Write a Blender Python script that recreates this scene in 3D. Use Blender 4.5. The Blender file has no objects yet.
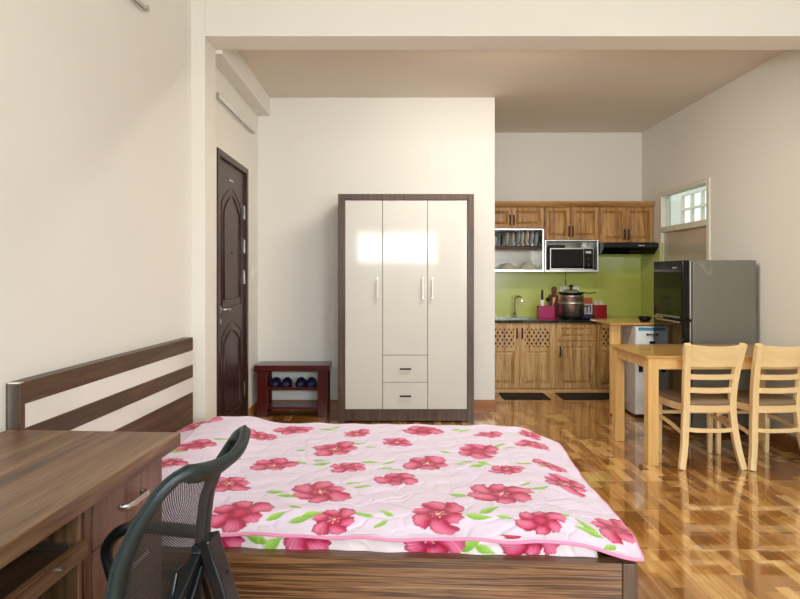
import bpy, bmesh, math, random
import numpy as np
from mathutils import Vector, Matrix
random.seed(7)
PI = math.pi
SC = bpy.context.scene
COL = SC.collection

# ------------------------------------------------------------------ camera
cam_d = bpy.data.cameras.new('camera')
cam = bpy.data.objects.new('camera', cam_d); COL.objects.link(cam)
cam.location = (0, 0, 1.3); cam.rotation_euler = (PI/2, 0, 0)
cam_d.sensor_width = 36; cam_d.lens = 620/800*36
cam_d.shift_x = 0.010; cam_d.shift_y = -24.5/800
cam_d.clip_start = 0.05
SC.camera = cam
# ------------------------------------------------------------------ exposure
SC.view_settings.view_transform = 'Standard'
try: SC.view_settings.look = 'None'
except Exception: pass
SC.view_settings.gamma = 1.0
SC.view_settings.use_curve_mapping = False
SC.view_settings.exposure = 0.48
# ------------------------------------------------------------------ world (sky over a green neighbourhood)
W = bpy.data.worlds.new('sky'); SC.world = W; W.use_nodes = True
wn = W.node_tree; wn.nodes.clear()
wo = wn.nodes.new('ShaderNodeOutputWorld'); wb = wn.nodes.new('ShaderNodeBackground')
wt = wn.nodes.new('ShaderNodeTexCoord'); ws = wn.nodes.new('ShaderNodeSeparateXYZ')
wr = wn.nodes.new('ShaderNodeValToRGB'); wm = wn.nodes.new('ShaderNodeMath'); wm.operation = 'MULTIPLY_ADD'
wm.inputs[1].default_value = 0.5; wm.inputs[2].default_value = 0.5
wn.links.new(wt.outputs['Generated'], ws.inputs[0]); wn.links.new(ws.outputs['Z'], wm.inputs[0])
wn.links.new(wm.outputs[0], wr.inputs[0]); wn.links.new(wr.outputs[0], wb.inputs[0]); wn.links.new(wb.outputs[0], wo.inputs[0])
e = wr.color_ramp.elements
e[0].position = 0.0; e[0].color = (0.20, 0.24, 0.17, 1)
e[1].position = 1.0; e[1].color = (0.75, 0.87, 1.0, 1)
k = e.new(0.49); k.color = (0.28, 0.32, 0.20, 1)
k = e.new(0.512); k.color = (0.85, 0.92, 1.0, 1)
wb.inputs[1].default_value = 1.5
# ------------------------------------------------------------------ daylight from behind the camera: balcony door, plus a window added for more light
def area(name, loc, rot, sx, sy, power, col):
    l = bpy.data.lights.new(name, 'AREA'); l.shape = 'RECTANGLE'; l.size = sx; l.size_y = sy
    l.energy = power; l.color = col
    o = bpy.data.objects.new(name, l); COL.objects.link(o); o.location = loc; o.rotation_euler = rot
    return o
for nm_, lc_, sx_, sy_, pw_ in (('daylight_balcony', (0.10, -1.72, 1.86), 1.62, 0.60, 50), ('added_window_light', (2.10, -1.72, 1.60), 1.20, 1.10, 70)):
    l_ = area(nm_, lc_, (PI/2, 0, 0), sx_, sy_, pw_, (0.84, 0.93, 1.0)); l_.data.spread = math.radians(170)

area('added_rear_fill', (0.9, 4.38, 2.925), (math.radians(14), 0, 0), 1.14, 0.03, 26, (1.0, 0.93, 0.84))  # extra lamp added to brighten the rear of the room
# ================================================================== materials
def s2l(c):
    return tuple(((x/255)/12.92 if x/255 <= 0.04045 else (((x/255)+0.055)/1.055)**2.4) for x in c)
def _new(name):
    m = bpy.data.materials.new(name); m.use_nodes = True
    nt = m.node_tree; b = nt.nodes['Principled BSDF']
    return m, nt, b
def N(nt, t, **kw):
    n = nt.nodes.new(t)
    for a, v in kw.items(): setattr(n, a, v)
    return n
def plain(name, col, rough=0.5, metal=0.0, coat=0.0, var=0.06, scale=12, bump=0.0, bscale=200, spec=0.5, coat_rough=0.03):
    m, nt, b = _new(name); c = s2l(col)
    tc = N(nt, 'ShaderNodeTexCoord'); no = N(nt, 'ShaderNodeTexNoise'); no.inputs['Scale'].default_value = scale
    nt.links.new(tc.outputs['Object'], no.inputs['Vector'])
    r = N(nt, 'ShaderNodeValToRGB')
    r.color_ramp.elements[0].position = 0.3; r.color_ramp.elements[1].position = 0.7
    r.color_ramp.elements[0].color = (*[x*(1-var) for x in c], 1); r.color_ramp.elements[1].color = (*[min(1, x*(1+var)) for x in c], 1)
    nt.links.new(no.outputs['Fac'], r.inputs[0]); nt.links.new(r.outputs[0], b.inputs['Base Color'])
    b.inputs['Roughness'].default_value = rough; b.inputs['Metallic'].default_value = metal
    b.inputs['Coat Weight'].default_value = coat; b.inputs['Coat Roughness'].default_value = coat_rough
    b.inputs['Specular IOR Level'].default_value = spec
    if bump:
        n2 = N(nt, 'ShaderNodeTexNoise'); n2.inputs['Scale'].default_value = bscale
        nt.links.new(tc.outputs['Object'], n2.inputs['Vector'])
        bp = N(nt, 'ShaderNodeBump'); bp.inputs['Strength'].default_value = bump; bp.inputs['Distance'].default_value = 0.002
        nt.links.new(n2.outputs['Fac'], bp.inputs['Height']); nt.links.new(bp.outputs[0], b.inputs['Normal'])
    return m
def wood(name, cols, axis='x', dens=30, stretch=0.05, rough=0.4, coat=0.0, fine=0.25, contrast=(0.3, 0.7), warp=0.6):
    """grain running along axis"""
    m, nt, b = _new(name)
    tc = N(nt, 'ShaderNodeTexCoord'); mp = N(nt, 'ShaderNodeMapping')
    s = [dens]*3; s['xyz'.index(axis)] = dens*stretch; mp.inputs['Scale'].default_value = s
    nt.links.new(tc.outputs['Object'], mp.inputs['Vector'])
    n1 = N(nt, 'ShaderNodeTexNoise'); n1.inputs['Scale'].default_value = 1.0; n1.inputs['Detail'].default_value = 3
    n1.inputs['Roughness'].default_value = 0.6; n1.inputs['Distortion'].default_value = warp
    nt.links.new(mp.outputs[0], n1.inputs['Vector'])
    n2 = N(nt, 'ShaderNodeTexNoise'); n2.inputs['Scale'].default_value = 7.0; n2.inputs['Detail'].default_value = 2
    nt.links.new(mp.outputs[0], n2.inputs['Vector'])
    mx = N(nt, 'ShaderNodeMix'); mx.data_type = 'FLOAT'; mx.inputs[0].default_value = fine
    nt.links.new(n1.outputs['Fac'], mx.inputs[2]); nt.links.new(n2.outputs['Fac'], mx.inputs[3])
    r = N(nt, 'ShaderNodeValToRGB'); el = r.color_ramp.elements
    a, z = contrast
    el[0].position = a; el[0].color = (*s2l(cols[0]), 1); el[1].position = z; el[1].color = (*s2l(cols[-1]), 1)
    for i, c in enumerate(cols[1:-1]):
        q = el.new(a+(z-a)*(i+1)/(len(cols)-1)); q.color = (*s2l(c), 1)
    nt.links.new(mx.outputs[0], r.inputs[0]); nt.links.new(r.outputs[0], b.inputs['Base Color'])
    b.inputs['Roughness'].default_value = rough; b.inputs['Coat Weight'].default_value = coat; b.inputs['Coat Roughness'].default_value = 0.08
    return m
def woods(name, cols, **kw):
    return {a: wood(name+'_'+a, cols, axis=a, **kw) for a in 'xyz'}

M = {}
M['wall'] = plain('painted_wall', (236, 232, 222), 0.7, var=0.012, scale=1.5)
M['beam'] = plain('painted_beam', (238, 233, 221), 0.7, var=0.012, scale=1.5)
M['ceiling'] = plain('ceiling_paint', (232, 222, 206), 0.8, var=0.01, scale=1.5)
M['white'] = plain('white_paint', (236, 235, 228), 0.45, var=0.02)
WAL = woods('walnut_laminate', [(56, 34, 18), (100, 70, 44), (124, 92, 62), (154, 120, 86)], dens=24, stretch=0.045, rough=0.38, fine=0.22, contrast=(0.33, 0.67))
WALD = woods('dark_walnut_laminate', [(58, 38, 24), (86, 62, 42), (112, 86, 60)], dens=22, stretch=0.06, rough=0.42)
WARD = woods('wardrobe_walnut', [(54, 36, 26), (80, 57, 42), (104, 80, 62)], dens=40, stretch=0.05, rough=0.4)
ZEB = woods('zebra_laminate', [(44, 24, 10), (112, 74, 42), (58, 34, 18), (150, 108, 68), (92, 58, 32), (170, 128, 88)], dens=62, stretch=0.016, rough=0.35, contrast=(0.30, 0.68), fine=0.15, warp=0.3)
RDW = woods('reddish_drawer_laminate', [(88, 60, 46), (116, 84, 66), (138, 106, 86)], dens=36, stretch=0.05, rough=0.4)
OAK = woods('kitchen_oak', [(134, 92, 46), (196, 152, 94), (224, 188, 132)], dens=22, stretch=0.07, rough=0.4, fine=0.35, contrast=(0.34, 0.62))
OAKU = woods('kitchen_oak_upper', [(104, 64, 26), (170, 120, 62), (200, 154, 92)], dens=22, stretch=0.07, rough=0.4, fine=0.35, contrast=(0.34, 0.62))
PINE = woods('rubberwood', [(216, 166, 94), (232, 186, 114), (242, 204, 138)], dens=14, stretch=0.08, rough=0.35, coat=0.25, fine=0.2)
TABT = wood('table_top_wood', [(186, 132, 66), (206, 156, 88), (220, 176, 108)], axis='x', dens=14, stretch=0.07, rough=0.16, coat=0.4, fine=0.2)
BEECH = woods('beech', [(234, 196, 134), (243, 210, 152), (250, 224, 172)], dens=12, stretch=0.08, rough=0.35, coat=0.2, fine=0.2)
MAHO = woods('red_mahogany', [(54, 10, 7), (78, 15, 10), (100, 22, 15)], dens=18, stretch=0.08, rough=0.28, coat=0.25)
MAHD = woods('dark_door_wood', [(44, 18, 11), (56, 25, 15), (68, 32, 20)], dens=24, stretch=0.05, rough=0.35)
M['base_t'] = wood('baseboard_tile', [(134, 82, 44), (166, 110, 66), (190, 136, 86)], axis='x', dens=14, stretch=0.1, rough=0.4)
M['base_ty'] = wood('baseboard_tile_side', [(136, 88, 50), (164, 112, 68), (184, 134, 86)], axis='y', dens=14, stretch=0.1, rough=0.4)
M['gloss_white'] = plain('gloss_cream', (217, 215, 206), 0.07, var=0.01, scale=2, spec=0.26)
M['stripe'] = plain('cream_panel', (238, 232, 222), 0.2, coat=0.4, var=0.01)
M['steel'] = plain('stainless_steel', (236, 236, 232), 0.3, metal=1.0, var=0.03)
M['chrome'] = plain('chrome', (225, 225, 225), 0.08, metal=1.0, var=0.01)
M['nickel'] = plain('brushed_nickel', (205, 203, 198), 0.3, metal=1.0, var=0.02)
M['bronze'] = plain('dark_bronze', (62, 38, 26), 0.4, metal=0.6)
M['black'] = plain('black_plastic', (14, 14, 15), 0.3, spec=0.3)
M['blackgloss'] = plain('black_gloss', (8, 9, 10), 0.07, spec=0.28)
M['granite'] = plain('black_granite', (30, 34, 34), 0.08, coat=0.8, var=0.5, scale=160)
M['green'] = plain('green_glass', (204, 212, 108), 0.2, spec=0.5, coat=0.0, var=0.03, scale=1.2, coat_rough=0.04)
M['mat_black'] = plain('black_rubber', (14, 14, 15), 0.7)
M['chairplast'] = plain('office_plastic', (22, 38, 40), 0.38, bump=0.25, bscale=900)
M['chairdark'] = plain('office_dark_plastic', (12, 16, 19), 0.32)
M['cushion'] = plain('taupe_vinyl', (142, 118, 88), 0.5, var=0.04)
M['fridge_side'] = plain('grey_enamel', (116, 114, 102), 0.4, metal=0.1, var=0.02)
M['navy'] = plain('navy_foam', (16, 22, 66), 0.6)
M['magenta'] = plain('magenta_plastic', (176, 20, 92), 0.3)
M['red'] = plain('red_plastic', (156, 10, 16), 0.35)
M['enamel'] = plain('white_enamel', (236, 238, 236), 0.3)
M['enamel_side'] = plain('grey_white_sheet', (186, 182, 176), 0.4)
M['bluetape'] = plain('blue_tape', (60, 140, 176), 0.5)
M['ceramic'] = plain('ceramic', (206, 200, 182), 0.2, coat=0.5)
M['ceramic2'] = plain('blue_rim_ceramic', (176, 184, 184), 0.2, coat=0.5)
M['orange'] = plain('orange_card', (196, 84, 40), 0.6)
M['bluecard'] = plain('blue_card', (30, 50, 110), 0.5)
M['paper'] = plain('paper', (224, 214, 196), 0.7)
M['brownwood'] = wood('brown_board', [(86, 38, 24), (110, 52, 34), (128, 66, 44)], axis='z', dens=30, rough=0.45)
M['piping'] = plain('pink_piping', (238, 150, 186), 0.7)
M['sink'] = plain('sink_steel', (150, 152, 150), 0.25, metal=1.0)
M['beige_pane'] = plain('beige_panel', (196, 184, 162), 0.12, coat=0.6, var=0.02, scale=3)
M['offwhite'] = plain('aged_white_frame', (224, 218, 200), 0.45)
M['pine_edge'] = PINE['x']

def glass(name, tint=(1, 1, 1), refl=0.12):
    m, nt, b = _new(name); nt.nodes.remove(b)
    o = nt.nodes['Material Output']; t = N(nt, 'ShaderNodeBsdfTransparent'); g = N(nt, 'ShaderNodeBsdfGlossy')
    t.inputs[0].default_value = (*tint, 1); g.inputs['Roughness'].default_value = 0.03
    mx = N(nt, 'ShaderNodeMixShader'); lw = N(nt, 'ShaderNodeLayerWeight'); lw.inputs[0].default_value = 0.5
    pw = N(nt, 'ShaderNodeMath'); pw.operation = 'POWER'; pw.inputs[1].default_value = 4.0; fr = N(nt, 'ShaderNodeMath'); fr.operation = 'MULTIPLY_ADD'; fr.inputs[1].default_value = 0.6; fr.inputs[2].default_value = 0.04
    nt.links.new(lw.outputs['Facing'], pw.inputs[0]); nt.links.new(pw.outputs[0], fr.inputs[0]); nt.links.new(fr.outputs[0], mx.inputs[0]); nt.links.new(t.outputs[0], mx.inputs[1]); nt.links.new(g.outputs[0], mx.inputs[2])
    nt.links.new(mx.outputs[0], o.inputs[0]); return m
M['glass'] = glass('clear_glass', (0.93, 0.96, 0.93))

def floor_mat():
    m, nt, b = _new('wood_look_tile'); L = nt.links
    g = N(nt, 'ShaderNodeNewGeometry'); sp = N(nt, 'ShaderNodeSeparateXYZ'); L.new(g.outputs['Position'], sp.inputs[0])
    def math_(op, a, bb=None, c=None):
        n = N(nt, 'ShaderNodeMath'); n.operation = op
        for i, v in enumerate((a, bb, c)):
            if v is None: continue
            if isinstance(v, (int, float)): n.inputs[i].default_value = v
            else: L.new(v, n.inputs[i])
        return n.outputs[0]
    T = 0.488
    X = math_('SUBTRACT', sp.outputs['X'], 0.86); Y = math_('SUBTRACT', sp.outputs['Y'], 2.936)
    row = math_('FLOOR', math_('DIVIDE', X, T/8))
    tx = math_('FLOOR', math_('DIVIDE', X, T)); ty = math_('FLOOR', math_('DIVIDE', Y, T))
    # stagger per row
    cmb0 = N(nt, 'ShaderNodeCombineXYZ'); L.new(row, cmb0.inputs[0]); L.new(ty, cmb0.inputs[1])
    wn0 = N(nt, 'ShaderNodeTexWhiteNoise'); wn0.noise_dimensions = '2D'; L.new(cmb0.outputs[0], wn0.inputs['Vector'])
    cell = math_('FLOOR', math_('ADD', math_('DIVIDE', Y, T/2), math_('MULTIPLY', wn0.outputs['Value'], 1.0)))
    cmb = N(nt, 'ShaderNodeCombineXYZ'); L.new(row, cmb.inputs[0]); L.new(cell, cmb.inputs[1]); L.new(ty, cmb.inputs[2])
    wn = N(nt, 'ShaderNodeTexWhiteNoise'); wn.noise_dimensions = '3D'; L.new(cmb.outputs[0], wn.inputs['Vector'])
    # grain
    mp = N(nt, 'ShaderNodeMapping'); mp.inputs['Scale'].default_value = (46, 3.0, 1)
    ofs = N(nt, 'ShaderNodeVectorMath'); ofs.operation = 'MULTIPLY_ADD'
    L.new(wn.outputs['Color'], ofs.inputs[0]); ofs.inputs[1].default_value = (3, 3, 3); L.new(g.outputs['Position'], ofs.inputs[2])
    L.new(ofs.outputs[0], mp.inputs['Vector'])
    no = N(nt, 'ShaderNodeTexNoise'); no.inputs['Scale'].default_value = 1; no.inputs['Detail'].default_value = 3; no.inputs['Distortion'].default_value = 0.5
    L.new(mp.outputs[0], no.inputs['Vector'])
    f = math_('ADD', math_('MULTIPLY', wn.outputs['Value'], 0.62), math_('MULTIPLY', no.outputs['Fac'], 0.55))
    f = math_('SUBTRACT', f, 0.10)
    r = N(nt, 'ShaderNodeValToRGB'); el = r.color_ramp.elements
    el[0].position = 0.12; el[0].color = (*s2l((140, 90, 42)), 1); el[1].position = 0.85; el[1].color = (*s2l((234, 194, 128)), 1)
    q = el.new(0.42); q.color = (*s2l((160, 104, 48)), 1); q = el.new(0.62); q.color = (*s2l((198, 144, 78)), 1)
    L.new(f, r.inputs[0])
    # tile joints
    fx = math_('FRACT', math_('DIVIDE', X, T)); fy = math_('FRACT', math_('DIVIDE', Y, T))
    jx = math_('LESS_THAN', math_('ABSOLUTE', math_('SUBTRACT', fx, 0.5)), 0.4945)
    jy = math_('LESS_THAN', math_('ABSOLUTE', math_('SUBTRACT', fy, 0.5)), 0.4945)
    j = math_('MULTIPLY', jx, jy)
    mx = N(nt, 'ShaderNodeMix'); mx.data_type = 'RGBA'; L.new(j, mx.inputs[0]); mx.inputs[6].default_value = (*s2l((205, 168, 118)), 1); L.new(r.outputs[0], mx.inputs[7])
    L.new(mx.outputs[2], b.inputs['Base Color'])
    b.inputs['Roughness'].default_value = 0.12; b.inputs['Coat Weight'].default_value = 1.0; b.inputs['Coat Roughness'].default_value = 0.015
    b.inputs['Coat IOR'].default_value = 1.7
    return m
M['floor'] = floor_mat()

def fabric_attr():
    m, nt, b = _new('floral_cotton'); L = nt.links
    at = N(nt, 'ShaderNodeAttribute'); at.attribute_name = 'Col'; L.new(at.outputs['Color'], b.inputs['Base Color'])
    tc = N(nt, 'ShaderNodeTexCoord')
    n0 = N(nt, 'ShaderNodeTexNoise'); n0.inputs['Scale'].default_value = 5; L.new(tc.outputs['Object'], n0.inputs['Vector'])
    vm = N(nt, 'ShaderNodeVectorMath'); vm.operation = 'MULTIPLY_ADD'; vm.inputs[1].default_value = (0.22, 0.22, 0.0)
    L.new(n0.outputs['Color'], vm.inputs[0]); L.new(tc.outputs['Object'], vm.inputs[2])
    v = N(nt, 'ShaderNodeTexVoronoi'); v.feature = 'DISTANCE_TO_EDGE'; v.inputs['Scale'].default_value = 8
    L.new(vm.outputs[0], v.inputs['Vector'])
    r = N(nt, 'ShaderNodeValToRGB'); r.color_ramp.elements[0].position = 0.0; r.color_ramp.elements[1].position = 0.14
    r.color_ramp.interpolation = 'EASE'
    L.new(v.outputs['Distance'], r.inputs[0])
    bp = N(nt, 'ShaderNodeBump'); bp.inputs['Strength'].default_value = 0.5; bp.inputs['Distance'].default_value = 0.006
    L.new(r.outputs[0], bp.inputs['Height']); L.new(bp.outputs[0], b.inputs['Normal'])
    b.inputs['Roughness'].default_value = 0.75; b.inputs['Sheen Weight'].default_value = 0.15
    return m
M['floral'] = fabric_attr()

def mesh_fabric():
    m, nt, b = _new('open_mesh_fabric'); L = nt.links
    o = nt.nodes['Material Output']
    b.inputs['Base Color'].default_value = (*s2l((30, 36, 38)), 1); b.inputs['Roughness'].default_value = 0.6
    uv = N(nt, 'ShaderNodeUVMap')
    def grid(ang):
        mp = N(nt, 'ShaderNodeMapping'); mp.inputs['Rotation'].default_value = (0, 0, ang)
        L.new(uv.outputs[0], mp.inputs['Vector'])
        w = N(nt, 'ShaderNodeTexWave'); w.wave_type = 'BANDS'; w.bands_direction = 'X'; w.inputs['Scale'].default_value = 85.0
        w.inputs['Distortion'].default_value = 0
        L.new(mp.outputs[0], w.inputs['Vector']); return w.outputs['Fac']
    a = grid(0.9); c = grid(-0.9)
    mu = N(nt, 'ShaderNodeMath'); mu.operation = 'MULTIPLY'; L.new(a, mu.inputs[0]); L.new(c, mu.inputs[1])
    gt = N(nt, 'ShaderNodeMath'); gt.operation = 'GREATER_THAN'; gt.inputs[1].default_value = 0.40; L.new(mu.outputs[0], gt.inputs[0])
    t = N(nt, 'ShaderNodeBsdfTransparent'); mx = N(nt, 'ShaderNodeMixShader')
    L.new(gt.outputs[0], mx.inputs[0]); L.new(b.outputs[0], mx.inputs[1]); L.new(t.outputs[0], mx.inputs[2]); L.new(mx.outputs[0], o.inputs[0])
    return m
M['mesh'] = mesh_fabric()

# ================================================================== mesh helpers
class MB:
    def __init__(s): s.v = []; s.f = []; s.sm = []
    def add(s, vs, fs, smooth=False):
        n = len(s.v); s.v += [tuple(x) for x in vs]; s.f += [tuple(n+i for i in f) for f in fs]; s.sm += [smooth]*len(fs); return s
    def box(s, x0, x1, y0, y1, z0, z1):
        x0, x1 = min(x0, x1), max(x0, x1); y0, y1 = min(y0, y1), max(y0, y1); z0, z1 = min(z0, z1), max(z0, z1)
        vs = [(x0,y0,z0),(x1,y0,z0),(x1,y1,z0),(x0,y1,z0),(x0,y0,z1),(x1,y0,z1),(x1,y1,z1),(x0,y1,z1)]
        return s.add(vs, [(0,3,2,1),(4,5,6,7),(0,1,5,4),(1,2,6,5),(2,3,7,6),(3,0,4,7)])
    def prism(s, poly, a0, a1, axis='y', smooth=False):
        """poly in the two other axes, extruded along axis"""
        n = len(poly)
        def P(p, t):
            if axis == 'y': return (p[0], t, p[1])
            if axis == 'x': return (t, p[0], p[1])
            return (p[0], p[1], t)
        vs = [P(p, a0) for p in poly]+[P(p, a1) for p in poly]
        fs = [tuple(range(n))[::-1], tuple(range(n, 2*n))]+[(i, (i+1) % n, n+(i+1) % n, n+i) for i in range(n)]
        return s.add(vs, fs, smooth)
    def sweep(s, pts, hw, hh=None, n=10, smooth=True, up=(0, 0, 1), closed=False, sq=False):
        """tube through pts; hw/hh half sizes (number or list)"""
        pts = [Vector(p) for p in pts]; m = len(pts)
        if hh is None: hh = hw
        HW = hw if isinstance(hw, (list, tuple)) else [hw]*m
        HH = hh if isinstance(hh, (list, tuple)) else [hh]*m
        up = Vector(up); rings = []
        for i, p in enumerate(pts):
            if closed: t = pts[(i+1) % m]-pts[(i-1) % m]
            else: t = pts[min(i+1, m-1)]-pts[max(i-1, 0)]
            t.normalize(); a = t.cross(up)
            if a.length < 1e-4: a = t.cross(Vector((0, 1, 0)))
            a.normalize(); b = a.cross(t).normalized()
            ring = []
            if sq:
                for q in ((-1,-1),(1,-1),(1,1),(-1,1)): ring.append(p+a*HW[i]*q[0]+b*HH[i]*q[1])
            else:
                for k in range(n):
                    th = 2*PI*k/n; ring.append(p+a*HW[i]*math.cos(th)+b*HH[i]*math.sin(th))
            rings.append(ring)
        nn = 4 if sq else n
        vs = [v for r in rings for v in r]; fs = []
        for i in range(m if closed else m-1):
            j = (i+1) % m
            for k in range(nn): fs.append((i*nn+k, i*nn+(k+1) % nn, j*nn+(k+1) % nn, j*nn+k))
        if not closed:
            fs.append(tuple(range(nn))[::-1]); fs.append(tuple((m-1)*nn+k for k in range(nn)))
        return s.add(vs, fs, smooth and not sq)
    def lathe(s, prof, c=(0, 0, 0), n=32, axis='z', smooth=True):
        vs = []; m = len(prof)
        for r, h in prof:
            for k in range(n):
                th = 2*PI*k/n; a, b = r*math.cos(th), r*math.sin(th)
                if axis == 'z': p = (c[0]+a, c[1]+b, c[2]+h)
                elif axis == 'x': p = (c[0]+h, c[1]+a, c[2]+b)
                else: p = (c[0]+a, c[1]+h, c[2]+b)
                vs.append(p)
        fs = [(i*n+k, i*n+(k+1) % n, (i+1)*n+(k+1) % n, (i+1)*n+k) for i in range(m-1) for k in range(n)]
        fs.append(tuple(range(n))[::-1]); fs.append(tuple((m-1)*n+k for k in range(n)))
        return s.add(vs, fs, smooth)
    def disc(s, c, r, h, axis='z', n=24): return s.lathe([(r, 0), (r, h)], c, n, axis, False)

def link_mesh(name, mb, mat, parent=None, bevel=0.0, seg=2, subsurf=0, solid=0, autosm=True):
    me = bpy.data.meshes.new(name); me.from_pydata(mb.v, [], mb.f); me.validate()
    bm = bmesh.new(); bm.from_mesh(me)
    bmesh.ops.recalc_face_normals(bm, faces=bm.faces); bm.to_mesh(me); bm.free()
    if len(me.polygons) == len(mb.sm):
        me.polygons.foreach_set('use_smooth', mb.sm)
    me.update()
    me.materials.append(mat)
    o = bpy.data.objects.new(name, me); COL.objects.link(o)
    if parent: o.parent = parent
    if bevel:
        b = o.modifiers.new('bevel', 'BEVEL'); b.width = bevel; b.segments = seg; b.limit_method = 'ANGLE'; b.angle_limit = 0.7
        b.harden_normals = False
    if solid:
        b = o.modifiers.new('solid', 'SOLIDIFY'); b.thickness = solid; b.offset = 0
    if subsurf:
        b = o.modifiers.new('sub', 'SUBSURF'); b.levels = subsurf; b.render_levels = subsurf
    return o
def box(name, mat, parent, x0, x1, y0, y1, z0, z1, bevel=0.002):
    return link_mesh(name, MB().box(x0, x1, y0, y1, z0, z1), mat, parent, bevel)
def thing(name, label, cat, loc=(0, 0, 0), rotz=0, group=None):
    o = bpy.data.objects.new(name, None); COL.objects.link(o); o.empty_display_size = 0.1
    o.location = loc; o.rotation_euler = (0, 0, rotz); o['label'] = label; o['category'] = cat
    if group: o['group'] = group
    return o
def tag(o, label, cat, group=None, loc=None):
    o['label'] = label; o['category'] = cat
    if group: o['group'] = group
    if loc: o.location = loc
    return o
def struct(o): o['kind'] = 'structure'; return o
def copy_thing(r, loc=None, rotz=None, label=None, group=None):
    c = r.copy(); COL.objects.link(c)
    if loc is not None: c.location = loc
    if rotz is not None: c.rotation_euler = (0, 0, rotz)
    if label: c['label'] = label
    if group: c['group'] = group
    for ch in list(r.children):
        d = ch.copy(); COL.objects.link(d); d.parent = c
        for g in list(ch.children):
            h = g.copy(); COL.objects.link(h); h.parent = d
    return c
def smooth_curve(pts, n=8):
    """Catmull-Rom through points"""
    P = [Vector(p) for p in pts]; out = []
    for i in range(len(P)-1):
        p0 = P[max(i-1, 0)]; p1 = P[i]; p2 = P[i+1]; p3 = P[min(i+2, len(P)-1)]
        for k in range(n):
            t = k/n
            out.append(0.5*((2*p1)+(-p0+p2)*t+(2*p0-5*p1+4*p2-p3)*t*t+(-p0+3*p1-3*p2+p3)*t**3))
    out.append(P[-1]); return out

# ================================================================== the room
A = math.radians(3.3)                          # the near left wall, bed and desk stand at this slight angle
XR, YB, ZC = 3.0, 7.45, 3.01                   # right wall, kitchen wall, rear ceiling
YW = 5.97                                      # wall behind the wardrobe
XL = -1.29                                     # entrance wall
def wx(y): return -1.315-0.0576*(3.917-y)      # near left wall
struct(link_mesh('floor', MB().box(-2.2, 4.3, -1.8, 9.0, -0.1, 0), M['floor']))
struct(link_mesh('ceiling', MB().box(-1.5, 3.15, 4.2, 7.6, ZC, ZC+0.1), M['ceiling']))
struct(link_mesh('ceiling', MB().box(-2.2, 3.15, -1.8, 4.25, 3.25, 3.35), M['ceiling']))
struct(link_mesh('wall_left', MB().prism([(wx(-1.7), -1.7), (wx(4.06), 4.06), (wx(4.06)-0.2, 4.06), (wx(-1.7)-0.2, -1.7)], 0, 3.25, 'z'), M['wall']))
# column and beam that divide the room
mb = MB(); mb.box(-1.60, -1.2185, 4.04, 4.2925, 0, 3.25); mb.box(-1.2185, 3.0, 4.04, 4.2925, 2.857, 3.25)
struct(link_mesh('wall_divider', mb, M['beam'], bevel=0.004))
# entrance wall with door opening
mb = MB(); mb.box(XL-0.15, XL, 4.2925, 4.56, 0, ZC); mb.box(XL-0.15, XL, 5.52, YW+0.1, 0, ZC); mb.box(XL-0.15, XL, 4.56, 5.52, 2.24, ZC)
struct(link_mesh('wall_entrance', mb, M['wall']))
mb = MB(); mb.box(-1.44, 0.99, YW, YW+0.12, 0, ZC)
struct(link_mesh('wall_back', mb, M['wall'], bevel=0.003))
struct(link_mesh('wall_kitchen_left', MB().box(0.87, 0.99, YW+0.12, YB+0.1, 0, ZC), M['wall']))
struct(link_mesh('wall_kitchen', MB().box(0.99, XR+0.12, YB, YB+0.1, 0, ZC), M['wall']))
# right wall with kitchen window opening
WY0, WY1, WZ0, WZ1 = 5.84, 6.93, 1.25, 2.22
mb = MB(); mb.box(XR, XR+0.12, -1.7, WY0, 0, 3.3); mb.box(XR, XR+0.12, WY1, YB, 0, ZC); mb.box(XR, XR+0.12, WY0, WY1, 0, WZ0); mb.box(XR, XR+0.12, WY0, WY1, WZ1, ZC)
struct(link_mesh('wall_right', mb, M['wall']))
# wall behind the camera: balcony door opening and opening for the added window
mb = MB(); z = 3.25
mb.box(-2.0, -0.73, -1.8, -1.6, 0, z); mb.box(0.93, 1.5, -1.8, -1.6, 0, z); mb.box(2.7, 3.12, -1.8, -1.6, 0, z)
mb.box(-0.73, 0.93, -1.8, -1.6, 2.18, z); mb.box(1.5, 2.7, -1.8, -1.6, 2.18, z); mb.box(1.5, 2.7, -1.8, -1.6, 0, 0.95); mb.box(-0.73, 0.93, -1.8, -1.6, 0, 0.12)
struct(link_mesh('wall_front', mb, M['wall']))
# boxed duct along the entrance wall
struct(link_mesh('trim_1', MB().box(XL, -1.175, 4.2925, YW, 2.83, ZC), M['wall'], bevel=0.004))
# baseboards
struct(link_mesh('baseboard_back', MB().box(-1.29, 0.99, YW-0.012, YW, 0, 0.10), M['base_t'], bevel=0.002))
struct(link_mesh('baseboard_right', MB().box(XR-0.012, XR, -1.6, 6.85, 0, 0.095), M['base_ty'], bevel=0.002))
struct(link_mesh('baseboard_entrance', MB().box(XL, XL+0.012, 5.57, YW-0.012, 0, 0.10), M['base_ty'], bevel=0.002))
struct(link_mesh('baseboard_kitchen', MB().box(0.99, 1.002, YW, 6.84, 0, 0.10), M['base_ty'], bevel=0.002))

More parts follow.
